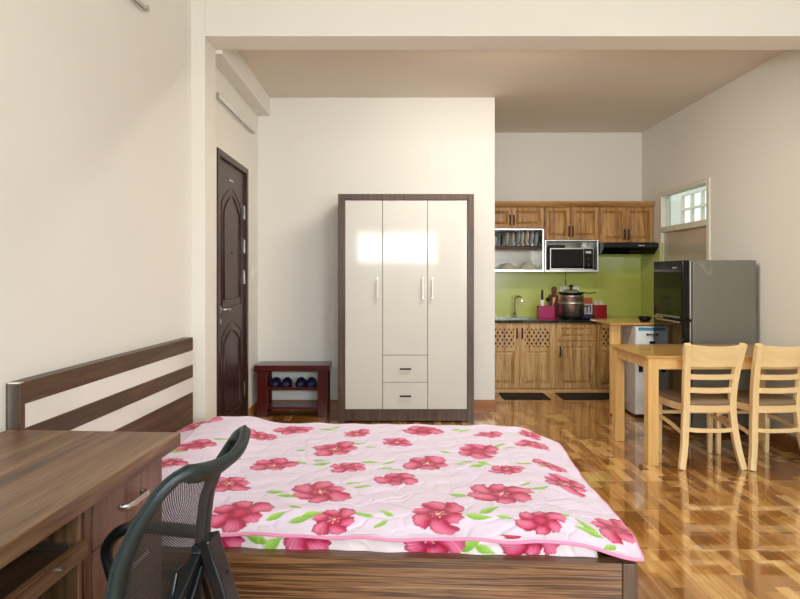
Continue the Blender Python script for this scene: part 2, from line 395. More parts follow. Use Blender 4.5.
# entrance door
d = bpy.data.objects.new('door_1', None); COL.objects.link(d); d.location = (XL, 4.56, 0); d['kind'] = 'structure'
mb = MB(); mb.box(-0.12, 0.012, 0, 0.05, 0, 2.24); mb.box(-0.12, 0.012, 0.91, 0.96, 0, 2.24); mb.box(-0.12, 0.012, 0.05, 0.91, 2.19, 2.24)
link_mesh('door_frame', mb, MAHD['z'], d, 0.003)
lf = link_mesh('door_leaf', MB().box(-0.05, -0.012, 0.053, 0.907, 0.005, 2.187), MAHD['z'], d, 0.002)
def arch_poly(y0, y1, z0, z1, rise, n=10):
    p = [(y0, z0), (y1, z0), (y1, z1-rise)]
    for i in range(1, n):
        t = i/n; y = y1+(y0-y1)*t
        p.append((y, z1-rise+rise*(1-abs(2*t-1)**1.6)))
    p.append((y0, z1-rise)); return p
mb = MB()
for (z0, z1, r) in ((1.05, 2.0, 0.14), (0.18, 0.92, 0.10)):
    for k, t in ((0, 0.006), (0.06, 0.009)):
        py = arch_poly(0.18+k, 0.78-k, z0+k, z1-k, r)
        mb.sweep([(-0.012, p[0], p[1]) for p in py], 0.006, t, closed=True, up=(1, 0, 0), n=8)
link_mesh('panel_moulding', mb, MAHD['z'], lf)
mb = MB(); mb.disc((-0.012, 0.11, 1.04), 0.026, 0.01, 'x'); mb.sweep([(-0.005, 0.11, 1.04), (0.035, 0.11, 1.04), (0.042, 0.13, 1.04), (0.042, 0.23, 1.035)], 0.009, n=8)
mb.disc((-0.012, 0.11, 0.95), 0.02, 0.012, 'x')
link_mesh('door_handle', mb, M['nickel'], lf)
link_mesh('peephole', MB().disc((-0.012, 0.48, 1.48), 0.010, 0.006, 'x'), M['black'], lf)
link_mesh('door_sign', MB().box(-0.012, -0.009, 0.40, 0.52, 2.055, 2.07), M['nickel'], lf)
for z in (0.3, 1.28, 1.55, 1.85):
    link_mesh('hinge', MB().box(-0.014, -0.006, 0.900, 0.908, z-0.06, z+0.06), M['nickel'], d, 0.001)

# kitchen window in the right wall, with the lit lightwell behind it
w = bpy.data.objects.new('window_1', None); COL.objects.link(w); w.location = (XR, WY0, 0); w['kind'] = 'structure'
H = WY1-WY0
mb = MB(); mb.box(-0.015, 0.09, 0, 0.055, WZ0, WZ1); mb.box(-0.015, 0.09, H-0.05, H, WZ0, WZ1); mb.box(-0.015, 0.09, 0.055, H-0.05, WZ1-0.045, WZ1); mb.box(-0.015, 0.09, 0.055, H-0.05, 1.77, 1.83)
mb.box(-0.015, 0.09, 0.055, H-0.05, WZ0, WZ0+0.05)
link_mesh('window_frame', mb, M['offwhite'], w, 0.003)
link_mesh('pane', MB().box(0.03, 0.034, 0.055, H-0.05, 1.83, WZ1-0.045), M['glass'], w)
link_mesh('lower_panel', MB().box(0.02, 0.03, 0.055, H-0.05, WZ0+0.05, 1.77), M['beige_pane'], w)  # opaque glossy panel in one beige tone
mb = MB(); mb.box(3.12, 3.75, 8.55, 8.6, 1.2, 2.5); mb.box(3.12, 3.75, 5.7, 5.75, 1.2, 2.5); mb.box(3.12, 3.75, 5.7, 8.6, 1.15, 1.2)
mb.box(3.70, 3.75, 5.75, 7.15, 1.2, 2.5); mb.box(3.70, 3.75, 7.95, 8.55, 1.2, 2.5); mb.box(3.70, 3.75, 7.15, 7.95, 1.2, 1.93); mb.box(3.70, 3.75, 7.15, 7.95, 2.33, 2.5)
struct(link_mesh('wall_lightwell', mb, M['white']))
g2 = bpy.data.objects.new('window_2', None); COL.objects.link(g2); g2.location = (3.70, 7.15, 0); g2['kind'] = 'structure'
mb = MB()
for y in (0.0, 0.255, 0.51, 0.765): mb.box(0.0, 0.04, y, y+0.035, 1.93, 2.33)
for z in (1.93, 2.115, 2.30): mb.box(0.001, 0.039, 0, 0.80, z, z+0.03)
link_mesh('window_frame', mb, M['offwhite'], g2)
# balcony door behind the camera, and the window added for more light
for nme, x0, x1, z0, z1, nn in (('window_3', -0.73, 0.93, 0.12, 2.18, 2), ('added_window', 1.5, 2.7, 0.95, 2.18, 2)):
    g3 = bpy.data.objects.new(nme, None); COL.objects.link(g3); g3.location = (0, -1.66, 0); g3['kind'] = 'structure'
    mb = MB(); mb.box(x0, x0+0.03, -0.03, 0.03, z0, z1); mb.box(x1-0.03, x1, -0.03, 0.03, z0, z1); mb.box(x0+0.03, x1-0.03, -0.03, 0.03, z1-0.03, z1); mb.box(x0+0.03, x1-0.03, -0.03, 0.03, z0, z0+0.03)
    xm = x0+(x1-x0)*0.33; mb.box(xm-0.02, xm+0.02, -0.029, 0.029, z0+0.03, z1-0.03)
    link_mesh('window_frame', mb, M['white'], g3)

# wall fittings
def tube_light(loc, rotz, length, label):
    t = thing('tube_light', label, 'light', loc, rotz, None)
    box('batten', M['nickel'], t, 0, 0.018, -length, 0, -0.012, 0.012)
    tb = MB(); tb.sweep([(0.03, -length+0.02, 0), (0.03, -0.02, 0)], 0.009, n=14); link_mesh('tube', tb, M['white'], t)
    for y in (-length, -0.02):
        box('end_cap', M['nickel'], t, 0.016, 0.044, y, y+0.02, -0.014, 0.014)
    return t
tube_light((XL, 5.66, 2.60), 0, 1.2, 'slim white tube light high on the wall above the dark entrance door')
tube_light((wx(3.34)+0.002, 3.34, 2.73), -A, 1.2, 'tube light at the top edge of the near left wall above the bed')
t = thing('ceiling_tube_light', 'added slim white tube light hidden on the ceiling just behind the dividing beam', 'light', (0.3, 4.38, 3.01))  # added fixture for the extra rear lamp, hidden by the beam
box('batten', M['offwhite'], t, 0, 1.2, -0.02, 0.02, -0.035, 0); link_mesh('tube', MB().sweep([(0.02, 0, -0.055), (1.18, 0, -0.055)], 0.013, n=14), M['white'], t)
for x in (0.0, 1.18): box('end_cap', M['nickel'], t, x, x+0.02, -0.018, 0.018, -0.07, -0.03)
s = thing('light_switch', 'small white light switch on the wall beside the entrance door', 'switch', (XL, 5.72, 1.32))
box('plate', M['white'], s, 0, 0.008, -0.035, 0.035, -0.055, 0.055); box('rocker', M['white'], s, 0.008, 0.012, -0.015, 0.015, -0.02, 0.02, 0.001)

# ================================================================== wardrobe
t = thing('wardrobe', 'tall three door wardrobe with glossy cream doors and a dark walnut frame', 'wardrobe', (0.1235, 5.47, 0))
mb = MB(); mb.box(-0.60, -0.5385, 0, 0.485, 0, 2.015); mb.box(0.541, 0.60, 0, 0.485, 0, 2.015)
mb.box(-0.5385, 0.541, 0, 0.485, 1.962, 2.015); mb.box(-0.5385, 0.541, 0.46, 0.485, 0.112, 1.962); mb.box(-0.5385, 0.541, 0.035, 0.46, 0.085, 0.105)
link_mesh('body', mb, WARD['z'], t, 0.002)
box('plinth', WARD['z'], t, -0.5385, 0.541, 0.004, 0.03, 0.012, 0.110)
g = 0.0022
def ward_door(x0, x1, z0, z1, hx):
    dd = box('door', M['gloss_white'], t, x0+g, x1-g, 0.008, 0.030, z0+g, z1-g, 0.0015)
    h = MB(); h.sweep([(hx, 0.008, 1.262), (hx, -0.018, 1.262)], 0.005, n=8); h.sweep([(hx, 0.008, 1.108), (hx, -0.018, 1.108)], 0.005, n=8)
    h.box(hx-0.007, hx+0.007, -0.026, -0.016, 1.095, 1.275); link_mesh('handle', h, M['stripe'], dd, 0.001)
    for z0_, z1_ in ((1.262, 1.278), (1.092, 1.106)): link_mesh('handle_cap', MB().box(hx-0.008, hx+0.008, -0.028, -0.015, z0_, z1_), M['nickel'], dd, 0.001)
ward_door(-0.5385, -0.2065, 0.112, 1.962, -0.250); ward_door(-0.2065, 0.1915, 0.592, 1.962, 0.1475); ward_door(0.1915, 0.541, 0.112, 1.962, 0.2325)
for z0, z1 in ((0.352, 0.592), (0.112, 0.352)):
    dr = box('drawer', M['gloss_white'], t, -0.2065+g, 0.1915-g, 0.008, 0.030, z0+g, z1-g, 0.0015)
    h = MB(); zc = (z0+z1)/2; h.box(-0.055, 0.045, -0.014, -0.006, zc-0.007, zc+0.007); h.box(-0.05, -0.04, -0.006, 0.008, zc-0.004, zc+0.004); h.box(0.03, 0.04, -0.006, 0.008, zc-0.004, zc+0.004)
    link_mesh('pull', h, M['bronze'], dr, 0.002)

# ================================================================== shoe bench and slippers
t = thing('shoe_bench', 'small dark red wooden shoe bench against the back wall', 'bench', (-0.917, 5.67, 0))
link_mesh('top', MB().box(-0.345, 0.340, -0.005, 0.285, 0.418, 0.473), MAHO['x'], t, 0.006)
for x in (-0.320, 0.235):
    link_mesh('leg', MB().box(x, x+0.09, 0.01, 0.035, 0, 0.418), MAHO['z'], t, 0.003)
    link_mesh('leg', MB().box(x, x+0.09, 0.245, 0.27, 0, 0.418), MAHO['z'], t, 0.003)
    sx = x+0.03
    link_mesh('side_rail', MB().box(sx, sx+0.02, 0.035, 0.245, 0.05, 0.10), MAHO['y'], t, 0.002)
for z, n in ((0.27, 0.02), (0.09, 0.02)):
    mb = MB()
    for y in (0.012, 0.10, 0.188): mb.box(-0.23, 0.235, y, y+0.078, z-n, z)
    if z > 0.2: mb.box(-0.23, 0.235, 0.04, 0.24, z-n-0.012, z-n)
    link_mesh('shelf', mb, MAHO['x'], t, 0.002)
def slipper():
    t = thing('slipper', '', 'slipper', (0, 0, 0), 0, 'navy slippers on the shoe bench shelf')
    sole = []
    for k in range(28):
        a = 2*PI*k/28; y = math.sin(a)*0.125; x = math.cos(a)*(0.044+0.006*math.sin(a)*-1); sole.append((x, y))
    link_mesh('sole', MB().prism(sole, 0, 0.016, 'z', False), M['navy'], t, 0.003)
    m = 14; n = 9; vs = []; fs = []
    for i in range(n):                          # upper: half dome over the toes (toe towards -y)
        v = i/(n-1); y = -0.118+0.125*v; hw = 0.047*math.sqrt(max(0.05, 1-((v-0.75)/0.95)**2)); hh = 0.058*math.sin(min(1, v*0.9+0.18)*PI/2)**0.8
        for j in range(m):
            th = PI*j/(m-1); vs.append((hw*math.cos(th), y, 0.012+hh*math.sin(th)))
    for i in range(n-1):
        for j in range(m-1): fs.append((i*m+j, i*m+j+1, (i+1)*m+j+1, (i+1)*m+j))
    fs.append(tuple(range(m)))
    link_mesh('strap', MB().add(vs, fs, True), M['navy'], t, solid=0.004)
    return t
sl = slipper()
for i, (x, lab) in enumerate(((-1.083, 'leftmost navy blue slipper on the red shoe bench shelf'), (-0.980, 'second navy blue slipper from the left on the shoe bench shelf'),
                              (-0.850, 'third navy blue slipper from the left on the shoe bench shelf'), (-0.752, 'rightmost navy blue slipper on the red shoe bench shelf'))):
    c = sl if i == 0 else copy_thing(sl)
    c.location = (x, 5.815, 0.271); c['label'] = lab

# ================================================================== kitchen: upper cabinets
def panel_door(name, x0, x1, z0, z1, yf, W_, parent, fr=0.045, lattice=None):
    """door with its front face at y=yf (front towards -y)"""
    mb = MB()
    mb.box(x0, x0+fr, yf, yf+0.02, z0, z1); mb.box(x1-fr, x1, yf, yf+0.02, z0, z1)
    mb.box(x0+fr, x1-fr, yf, yf+0.02, z0, z0+fr); mb.box(x0+fr, x1-fr, yf, yf+0.02, z1-fr, z1)
    pz1 = z1-fr
    if lattice:
        mb.box(x0+fr, x1-fr, yf, yf+0.02, lattice-fr*0.8, lattice); pz1 = lattice-fr*0.8
    a0, a1, b0, b1 = x0+fr, x1-fr, z0+fr, pz1; i = min(0.03, (a1-a0)*0.25)
    vs = [(a0, yf+0.018, b0), (a1, yf+0.018, b0), (a1, yf+0.018, b1), (a0, yf+0.018, b1), (a0+i, yf+0.003, b0+i), (a1-i, yf+0.003, b0+i), (a1-i, yf+0.003, b1-i), (a0+i, yf+0.003, b1-i)]
    mb.add(vs, [(0,1,5,4),(1,2,6,5),(2,3,7,6),(3,0,4,7),(4,5,6,7)])
    dd = link_mesh(name, mb, W_['z'], parent, 0.0015)
    if lattice:
        a0, a1, b0, b1 = x0+fr, x1-fr, lattice, z1-fr
        link_mesh('lattice_backing', MB().box(a0, a1, yf+0.016, yf+0.02, b0, b1), M['bronze'], dd)
        lm = MB(); st = 0.050; hw = 0.0115
        for sgn in (1, -1):
            c = -1.0
            while c < 3.4:
                # line: x = c + sgn*0.62*(z-b0)
                pts = []
                kx = 0.62*sgn
                zs = [b0, b1, b0+(a0-c)/kx, b0+(a1-c)/kx]
                zs = sorted(z for z in zs if b0-1e-6 <= z <= b1+1e-6 and a0-1e-6 <= c+kx*(z-b0) <= a1+1e-6)
                if len(zs) >= 2 and zs[-1]-zs[0] > 0.01:
                    z0_, z1_ = zs[0], zs[-1]; p0 = (c+kx*(z0_-b0), z0_); p1 = (c+kx*(z1_-b0), z1_)
                    y = yf+0.006 if sgn > 0 else yf+0.009
                    lm.prism([(p0[0]-hw, p0[1]), (p0[0]+hw, p0[1]), (p1[0]+hw, p1[1]), (p1[0]-hw, p1[1])], y, y+0.006, 'y')
                c += st
        link_mesh('lattice', lm, W_['z'], dd)
    return dd
def cab_handle(x, z, yf, parent, L=0.085, horiz=False):
    mb = MB()
    if horiz: pts = [(x-L/2, yf, z), (x-L/2+0.01, yf-0.02, z), (x, yf-0.026, z), (x+L/2-0.01, yf-0.02, z), (x+L/2, yf, z)]
    else: pts = [(x, yf, z-L/2), (x, yf-0.02, z-L/2+0.01), (x, yf-0.026, z), (x, yf-0.02, z+L/2-0.01), (x, yf, z+L/2)]
    mb.sweep(smooth_curve(pts, 4), [0.008]*17, n=8, up=(1, 0, 0) if not horiz else (0, 0, 1))
    mb.lathe([(0.003, -0.006), (0.008, 0), (0.003, 0.006)], (x, yf-0.026, z), 10)
    return link_mesh('handle', mb, M['bronze'], parent)
def upper(x0, x1, z0, split, label, YF=7.10):
    t = thing('wall_cabinet', label, 'cabinet', (0, YF, 0))
    box('body', OAKU['z'], t, x0, x1, 0.0205, YB-YF-0.004, z0, 2.08)
    for a, b, hx in ((x0, split, split-0.022), (split, x1, split+0.022)):
        dd = panel_door('door', a+0.004, b-0.003, z0+0.003, 2.075, 0.0, OAKU, t, fr=0.045)
        cab_handle(hx, z0+0.095, 0, dd, 0.11)
    return t
upper(1.0, 1.745, 1.835, 1.372, 'short oak wall cabinet above the dish rack, leftmost in the kitchen')
upper(1.745, 2.370, 1.705, 2.045, 'oak wall cabinet above the microwave, middle of three')
upper(2.370, 2.990, 1.670, 2.680, 'oak wall cabinet above the black range hood, rightmost in the kitchen')
mb = MB(); mb.prism([(-0.02, 2.08), (-0.05, 2.12), (-0.05, 2.14), (0.34, 2.14), (0.34, 2.08)], 1.0, 2.995, 'x')
tag(link_mesh('cornice', mb, OAKU['x'], None, 0.002), 'oak cornice moulding running along the top of the wall cabinets', 'moulding', loc=(0, 7.105, 0))

# dish rack
t = thing('dish_rack', 'stainless steel two tier dish rack under the left wall cabinet', 'dish rack', (0, 7.10, 0))
mb = MB(); mb.box(1.0, 1.018, 0, 0.30, 1.335, 1.832); mb.box(1.722, 1.742, 0, 0.30, 1.335, 1.832); mb.box(1.018, 1.722, 0, 0.30, 1.815, 1.832)
link_mesh('frame', mb, M['steel'], t, 0.002)
link_mesh('back_panel', MB().box(1.018, 1.722, 0.295, 0.30, 1.36, 1.62), M['ceramic'], t)
link_mesh('upper_back_panel', MB().box(1.018, 1.722, 0.295, 0.30, 1.62, 1.815), M['granite'], t)  # dark sheet standing in for the dark reflection in the steel back
link_mesh('shelf', MB().box(1.018, 1.722, 0, 0.30, 1.335, 1.362), M['steel'], t, 0.002)
mb = MB()
for y in (0.01, 0.10, 0.19, 0.28): mb.sweep([(1.018, y, 1.625), (1.722, y, 1.625)], 0.006, n=8)
for i in range(25): mb.sweep([(1.03+i*0.028, 0.01, 1.632), (1.03+i*0.028, 0.28, 1.632)], 0.0022, n=6)
mb.box(1.018, 1.722, 0.0, 0.006, 1.59, 1.625)
link_mesh('wire_shelf', mb, M['bronze'], t)
PL = [(0.006, 0), (0.055, 0.002), (0.075, 0.010), (0.1, 0.018), (0.1, 0.021), (0.074, 0.014), (0.054, 0.006), (0.006, 0.004)]
plates = [(1.315, 0.085, 'c', 'small cream plate'), (1.385, 0.082, 'c', 'cream plate'), (1.445, 0.10, 'b', 'tall grey plate'), (1.490, 0.098, 'c', 'large cream plate'),
          (1.545, 0.100, 'c', 'widest cream plate'), (1.600, 0.098, 'b', 'blue grey plate'), (1.655, 0.088, 'b', 'small blue grey plate')]
ordi = ['leftmost', 'second from the left', 'third from the left', 'middle', 'fifth from the left', 'second from the right', 'rightmost']
for i, (x, r, c, nm) in enumerate(plates):
    mb = MB(); k = r/0.1; mb.lathe([(a*k, b) for a, b in PL], (0, 0, 0), 28, 'x')
    o = link_mesh('plate', mb, M['ceramic'] if c == 'c' else M['ceramic2'])
    o.rotation_euler = (0, 0.10, 0.10)
    tag(o, f'{nm} standing on edge in the dish rack, {ordi[i]} of seven', 'plate', 'plates standing in the dish rack', (x, 7.24, 1.637+r))
BOWL = [(0.03, 0.0), (0.035, 0.006), (0.07, 0.03), (0.095, 0.065), (0.098, 0.068), (0.092, 0.066), (0.066, 0.034), (0.03, 0.01)]
def bowl(x, y, z, k, label, flip=True, mat='ceramic'):
    mb = MB(); n = len(BOWL)
    pr = [(r*k, (0.068-h)*k if flip else h*k) for r, h in BOWL]
    pr = pr if not flip else pr
    mb.lathe(pr, (0, 0, 0), 28)
    o = link_mesh('bowl', mb, M[mat]); return tag(o, label, 'bowl', 'bowls in the dish rack', (x, y, z))
bowl(1.345, 7.22, 1.363, 1.12, 'left upturned pale bowl on the lower tier of the dish rack')
bowl(1.585, 7.22, 1.363, 1.22, 'right upturned pale bowl on the lower tier of the dish rack')
bowl(1.128, 7.24, 1.363, 0.80, 'grey bowl beside the wall on the lower tier of the dish rack', mat='ceramic2')
for i, (x, lab) in enumerate(((1.09, 'clear drinking glass nearest the wall on the upper rack tier'), (1.19, 'clear drinking glass beside the plates on the upper rack tier'))):
    mb = MB(); mb.lathe([(0.030, 0), (0.036, 0.11), (0.034, 0.11), (0.028, 0.004)], (0, 0, 0), 20)
    tag(link_mesh('drinking_glass', mb, M['ceramic2']), lab, 'glass', None, (x, 7.22, 1.637))

# microwave shelf
t = thing('microwave_shelf', 'stainless steel open shelf unit holding the microwave', 'shelf', (0, 7.10, 0))
mb = MB(); mb.box(1.750, 1.766, 0, 0.32, 1.335, 1.702); mb.box(2.350, 2.366, 0, 0.32, 1.335, 1.702); mb.box(1.766, 2.350, 0, 0.32, 1.69, 1.702)
link_mesh('frame', mb, M['steel'], t, 0.002)
link_mesh('shelf', MB().box(1.766, 2.350, 0, 0.32, 1.335, 1.357), M['steel'], t, 0.002)
link_mesh('back_panel', MB().box(1.766, 2.350, 0.31, 0.315, 1.357, 1.69), M['ceramic'], t)
t = thing('microwave', 'black microwave with a steel edged dark glass door on the open shelf', 'microwave', (1.815, 7.12, 1.358))
box('body', M['black'], t, 0, 0.50, 0.015, 0.28, 0.008, 0.250)
dd = box('door', M['nickel'], t, 0.0, 0.50, 0, 0.015, 0.0, 0.252)
box('door_glass', M['blackgloss'], dd, 0.010, 0.385, -0.003, 0.001, 0.018, 0.240)
cp = box('control_panel', M['blackgloss'], t, 0.388, 0.495, -0.003, 0.001, 0.012, 0.244)
for z_ in (0.06, 0.13): link_mesh('dial', MB().disc((0.44, -0.003, z_), 0.018, -0.014, 'y'), M['bronze'], cp)
link_mesh('display', MB().box(0.41, 0.47, -0.005, -0.002, 0.19, 0.215), M['nickel'], cp)
t = thing('storage_jar', 'squat white jar on top of the microwave at right', 'jar', (2.235, 7.22, 1.611))
link_mesh('body', MB().lathe([(0.03, 0), (0.038, 0.004), (0.038, 0.05), (0.03, 0.055)], n=20), M['enamel'], t); link_mesh('lid', MB().lathe([(0.035, 0.055), (0.035, 0.068), (0.02, 0.07)], n=20), M['enamel'], t)
t = thing('baking_tray', 'black tray lying on top of the microwave at left', 'tray', (1.90, 7.24, 1.611))
link_mesh('pan', MB().box(-0.08, 0.10, -0.08, 0.08, 0, 0.03), M['black'], t, 0.006)
link_mesh('rim', MB().box(-0.09, 0.11, -0.09, 0.09, 0.028, 0.034), M['black'], t, 0.002)
c = MB(); c.sweep(smooth_curve([(2.085, 7.443, 1.36), (2.08, 7.443, 1.25), (2.09, 7.443, 1.17), (2.088, 7.435, 1.125)], 5), 0.005, n=8)
tag(link_mesh('power_cord', c, M['black']), 'black power cord hanging from the microwave shelf to the socket', 'cord')

# range hood
t = thing('range_hood', 'slim black slanted range hood under the right wall cabinet', 'range hood', (0, 6.95, 0))
mb = MB(); mb.prism([(0.0, 1.61), (0.0, 1.655), (0.03, 1.668), (0.49, 1.668), (0.49, 1.54), (0.10, 1.54)], 2.375, 2.985, 'x')
link_mesh('body', mb, M['black'], t, 0.004)
mb = MB(); mb.prism([(0.02, 1.585), (0.09, 1.535), (0.45, 1.525), (0.45, 1.545)], 2.40, 2.94, 'x'); link_mesh('grease_tray', mb, M['blackgloss'], t, 0.003)
mb = MB()
for i in range(4): mb.box(2.76+i*0.02, 2.772+i*0.02, -0.004, 0.001, 1.625, 1.635)
link_mesh('button', mb, M['nickel'], t)

# splashback
mb = MB(); mb.box(1.0, 2.99, YB-0.008, YB-0.001, 0.80, 1.70)
t = tag(link_mesh('splashback', mb, M['green'], None, 0.001), 'glossy lime green glass splashback behind the worktop', 'splashback')
t2 = tag(link_mesh('splashback', MB().box(2.991, 2.999, 6.85, YB-0.001, 0.80, 1.66), M['green'], None, 0.001), 'narrow green glass splashback return on the right wall', 'splashback')
for x, lab in ((2.06, 'left white wall socket above the stock pot'), (2.20, 'right white wall socket above the stock pot')):
    t = thing('wall_socket', lab, 'socket', (x, 7.441, 1.123))
    box('plate', M['white'], t, -0.047, 0.047, -0.008, 0, -0.042, 0.042)
    link_mesh('socket_holes', MB().box(-0.012, -0.007, -0.010, -0.007, -0.015, 0.01).box(0.01, 0.015, -0.010, -0.007, -0.015, 0.01), M['black'], t)

# base cabinets
YF = 6.87
t = thing('sink_cabinet', 'light oak base cabinet with two lattice topped doors under the sink', 'cabinet', (0, YF, 0))
box('body', OAK['z'], t, 1.003, 1.815, 0.0205, 0.57, 0.03, 0.77); box('plinth', OAK['x'], t, 1.003, 1.815, -0.02, 0.02, 0, 0.038)
for a, b, hx in ((1.004, 1.411, 1.382), (1.413, 1.805, 1.442)):
    dd = panel_door('door', a, b, 0.045, 0.762, 0, OAK, t, fr=0.058, lattice=0.500); cab_handle(hx, 0.655, 0, dd, 0.11)
t = thing('drawer_cabinet', 'light oak base cabinet with one drawer over one panelled door', 'cabinet', (0, YF, 0))
box('body', OAK['z'], t, 1.817, 2.268, 0.0205, 0.57, 0.03, 0.77); box('plinth', OAK['x'], t, 1.817, 2.268, -0.02, 0.02, 0, 0.038)
panel_door('drawer', 1.832, 2.262, 0.575, 0.755, 0, OAK, t, fr=0.045)
dd = panel_door('door', 1.832, 2.262, 0.045, 0.565, 0, OAK, t, fr=0.058); cab_handle(1.86, 0.45, 0, dd, 0.11)
t = thing('corner_cabinet', 'narrow light oak base cabinet with a lattice strip door beside the bar table', 'cabinet', (0, YF, 0))
box('body', OAK['z'], t, 2.270, 2.985, 0.0205, 0.57, 0.03, 0.77); box('plinth', OAK['x'], t, 2.270, 2.985, -0.02, 0.02, 0, 0.038)
panel_door('door', 2.275, 2.455, 0.045, 0.762, 0, OAK, t, fr=0.048, lattice=0.500); panel_door('door', 2.46, 2.98, 0.045, 0.762, 0, OAK, t, fr=0.058)
# worktop with sink opening
mb = MB(); mb.box(1.003, 1.18, 6.84, 7.44, 0.772, 0.80); mb.box(1.62, 2.99, 6.84, 7.44, 0.772, 0.80); mb.box(1.18, 1.62, 6.84, 6.92, 0.772, 0.80); mb.box(1.18, 1.62, 7.24, 7.44, 0.772, 0.80)
tag(link_mesh('worktop', mb, M['granite'], None, 0.003), 'black granite worktop over the base cabinets', 'worktop')
t = thing('sink', 'stainless steel sink set into the left end of the worktop', 'sink', (1.40, 7.08, 0.7745))
mb = MB(); mb.box(-0.215, -0.205, -0.155, 0.155, 0, 0.028); mb.box(0.205, 0.215, -0.155, 0.155, 0, 0.028); mb.box(-0.205, 0.205, -0.155, -0.145, 0, 0.028); mb.box(-0.205, 0.205, 0.145, 0.155, 0, 0.028)
mb.box(-0.205, 0.205, -0.145, 0.145, 0, 0.004)
link_mesh('basin', mb, M['sink'], t, 0.002); link_mesh('drain', MB().disc((0, 0, 0.004), 0.03, 0.003), M['chrome'], t)
t = thing('tap', 'tall chrome gooseneck tap behind the sink', 'tap', (1.45, 7.33, 0.80))
link_mesh('base', MB().lathe([(0.028, 0), (0.028, 0.01), (0.018, 0.02), (0.018, 0.06)], n=20), M['chrome'], t)
link_mesh('spout', MB().sweep(smooth_curve([(0, 0, 0.05), (0, 0, 0.18), (0.012, -0.01, 0.235), (0.045, -0.03, 0.25), (0.07, -0.05, 0.225), (0.075, -0.055, 0.18)], 6), 0.011, n=12), M['chrome'], t)
link_mesh('lever', MB().sweep([(0, -0.015, 0.045), (-0.02, -0.06, 0.065)], 0.006, n=8), M['chrome'], t)
# utensil caddy
t = thing('utensil_caddy', 'magenta plastic utensil caddy on the worktop beside the pot', 'caddy', (1.775, 7.16, 0.80))
mb = MB(); mb.box(-0.095, 0.095, -0.05, 0.05, 0, 0.006)
mb.box(-0.095, -0.09, -0.05, 0.05, 0.006, 0.145); mb.box(0.09, 0.095, -0.05, 0.05, 0.006, 0.145); mb.box(-0.09, 0.09, -0.05, -0.045, 0.006, 0.145); mb.box(-0.09, 0.09, 0.045, 0.05, 0.006, 0.145); mb.box(-0.003, 0.003, -0.045, 0.045, 0.006, 0.14)
link_mesh('cup', mb, M['magenta'], t, 0.003)
t = thing('knife', 'kitchen knife with black handle and pale blade standing in the magenta caddy', 'knife', (1.735, 7.16, 0.808), 0)
box('blade', M['enamel'], t, -0.018, 0.018, -0.0015, 0.0015, 0.0, 0.205, 0.001); box('handle', M['black'], t, -0.013, 0.013, -0.009, 0.009, 0.205, 0.32, 0.005)
t = thing('ladle', 'dark ladle leaning in the magenta caddy', 'ladle', (1.80, 7.16, 0.808))
link_mesh('handle', MB().sweep([(0.0, 0, 0), (0.0, 0, 0.2)], 0.005, n=8), M['nickel'], t); link_mesh('bowl', MB().lathe([(0.004, -0.028), (0.02, -0.018), (0.026, 0.0), (0.02, 0.012)], (0.0, 0, 0.215), 16), M['black'], t)
t = thing('wooden_spatula', 'pale wooden spatula leaning in the magenta caddy', 'spatula', (1.84, 7.16, 0.808))
link_mesh('handle', MB().sweep([(0, 0, 0), (0.022, 0, 0.17)], 0.005, n=8), PINE['z'], t); link_mesh('head', MB().prism([(0.016, 0.165), (0.032, 0.165), (0.052, 0.235), (0.018, 0.235)], -0.003, 0.003, 'y'), PINE['z'], t, 0.001)
# chopping board leaning on the splashback
t = thing('chopping_board', 'reddish brown wooden paddle board leaning behind the pot', 'chopping board', (1.905, 7.37, 0.80))
mb = MB(); mb.prism([(-0.065, 0), (0.065, 0), (0.072, 0.22), (0.05, 0.265), (-0.05, 0.265), (-0.072, 0.22)], -0.009, 0.009, 'y'); link_mesh('blade', mb, M['brownwood'], t, 0.004)
link_mesh('handle', MB().prism([(-0.022, 0.262), (0.022, 0.262), (0.034, 0.34), (0.02, 0.365), (-0.02, 0.365), (-0.034, 0.34)], -0.009, 0.009, 'y'), M['brownwood'], t, 0.004)
for o in [t]: o.rotation_euler = (-0.12, 0.1, 0)
# hob
t = thing('hob', 'flat black glass hob on the worktop under the stock pot', 'hob', (2.04, 7.06, 0.80))
box('glass_top', M['blackgloss'], t, -0.17, 0.27, -0.17, 0.15, 0.0, 0.022, 0.004); link_mesh('burner', MB().lathe([(0.11, 0.022), (0.11, 0.027), (0.09, 0.027)], n=28), M['black'], t)
link_mesh('knob', MB().disc((0.21, -0.12, 0.022), 0.02, 0.015), M['black'], t)
# stock pot
t = thing('stock_pot', 'shiny steel two tier steamer pot on the black hob', 'pot', (2.04, 7.06, 0.8275))
link_mesh('body', MB().lathe([(0.135, 0), (0.145, 0.006), (0.145, 0.15), (0.150, 0.155), (0.145, 0.16), (0.132, 0.158)], n=40), M['steel'], t)
link_mesh('steamer_tier', MB().lathe([(0.132, 0.158), (0.140, 0.165), (0.140, 0.232), (0.146, 0.238), (0.138, 0.242)], n=40), M['steel'], t)
for s_ in (-1, 1):
    link_mesh('handle', MB().sweep(smooth_curve([(s_*0.143, -0.04, 0.115), (s_*0.178, -0.03, 0.118), (s_*0.178, 0.03, 0.118), (s_*0.143, 0.04, 0.115)], 4), 0.006, n=8), M['black'], t)
t = thing('frying_pan', 'black frying pan resting on top of the steamer pot with its handle to the right', 'pan', (2.04, 7.06, 1.0705))
link_mesh('bowl', MB().lathe([(0.10, 0), (0.135, 0.012), (0.148, 0.035), (0.143, 0.035), (0.128, 0.014), (0.095, 0.005)], n=36), M['black'], t)
link_mesh('handle', MB().sweep(smooth_curve([(0.14, -0.02, 0.03), (0.20, -0.03, 0.022), (0.27, -0.04, 0.034)], 4), 0.010, 0.006, n=8), M['black'], t)
t = thing('pot_lid', 'domed glass and steel lid with knob lying in the frying pan', 'lid', (2.04, 7.06, 1.085))
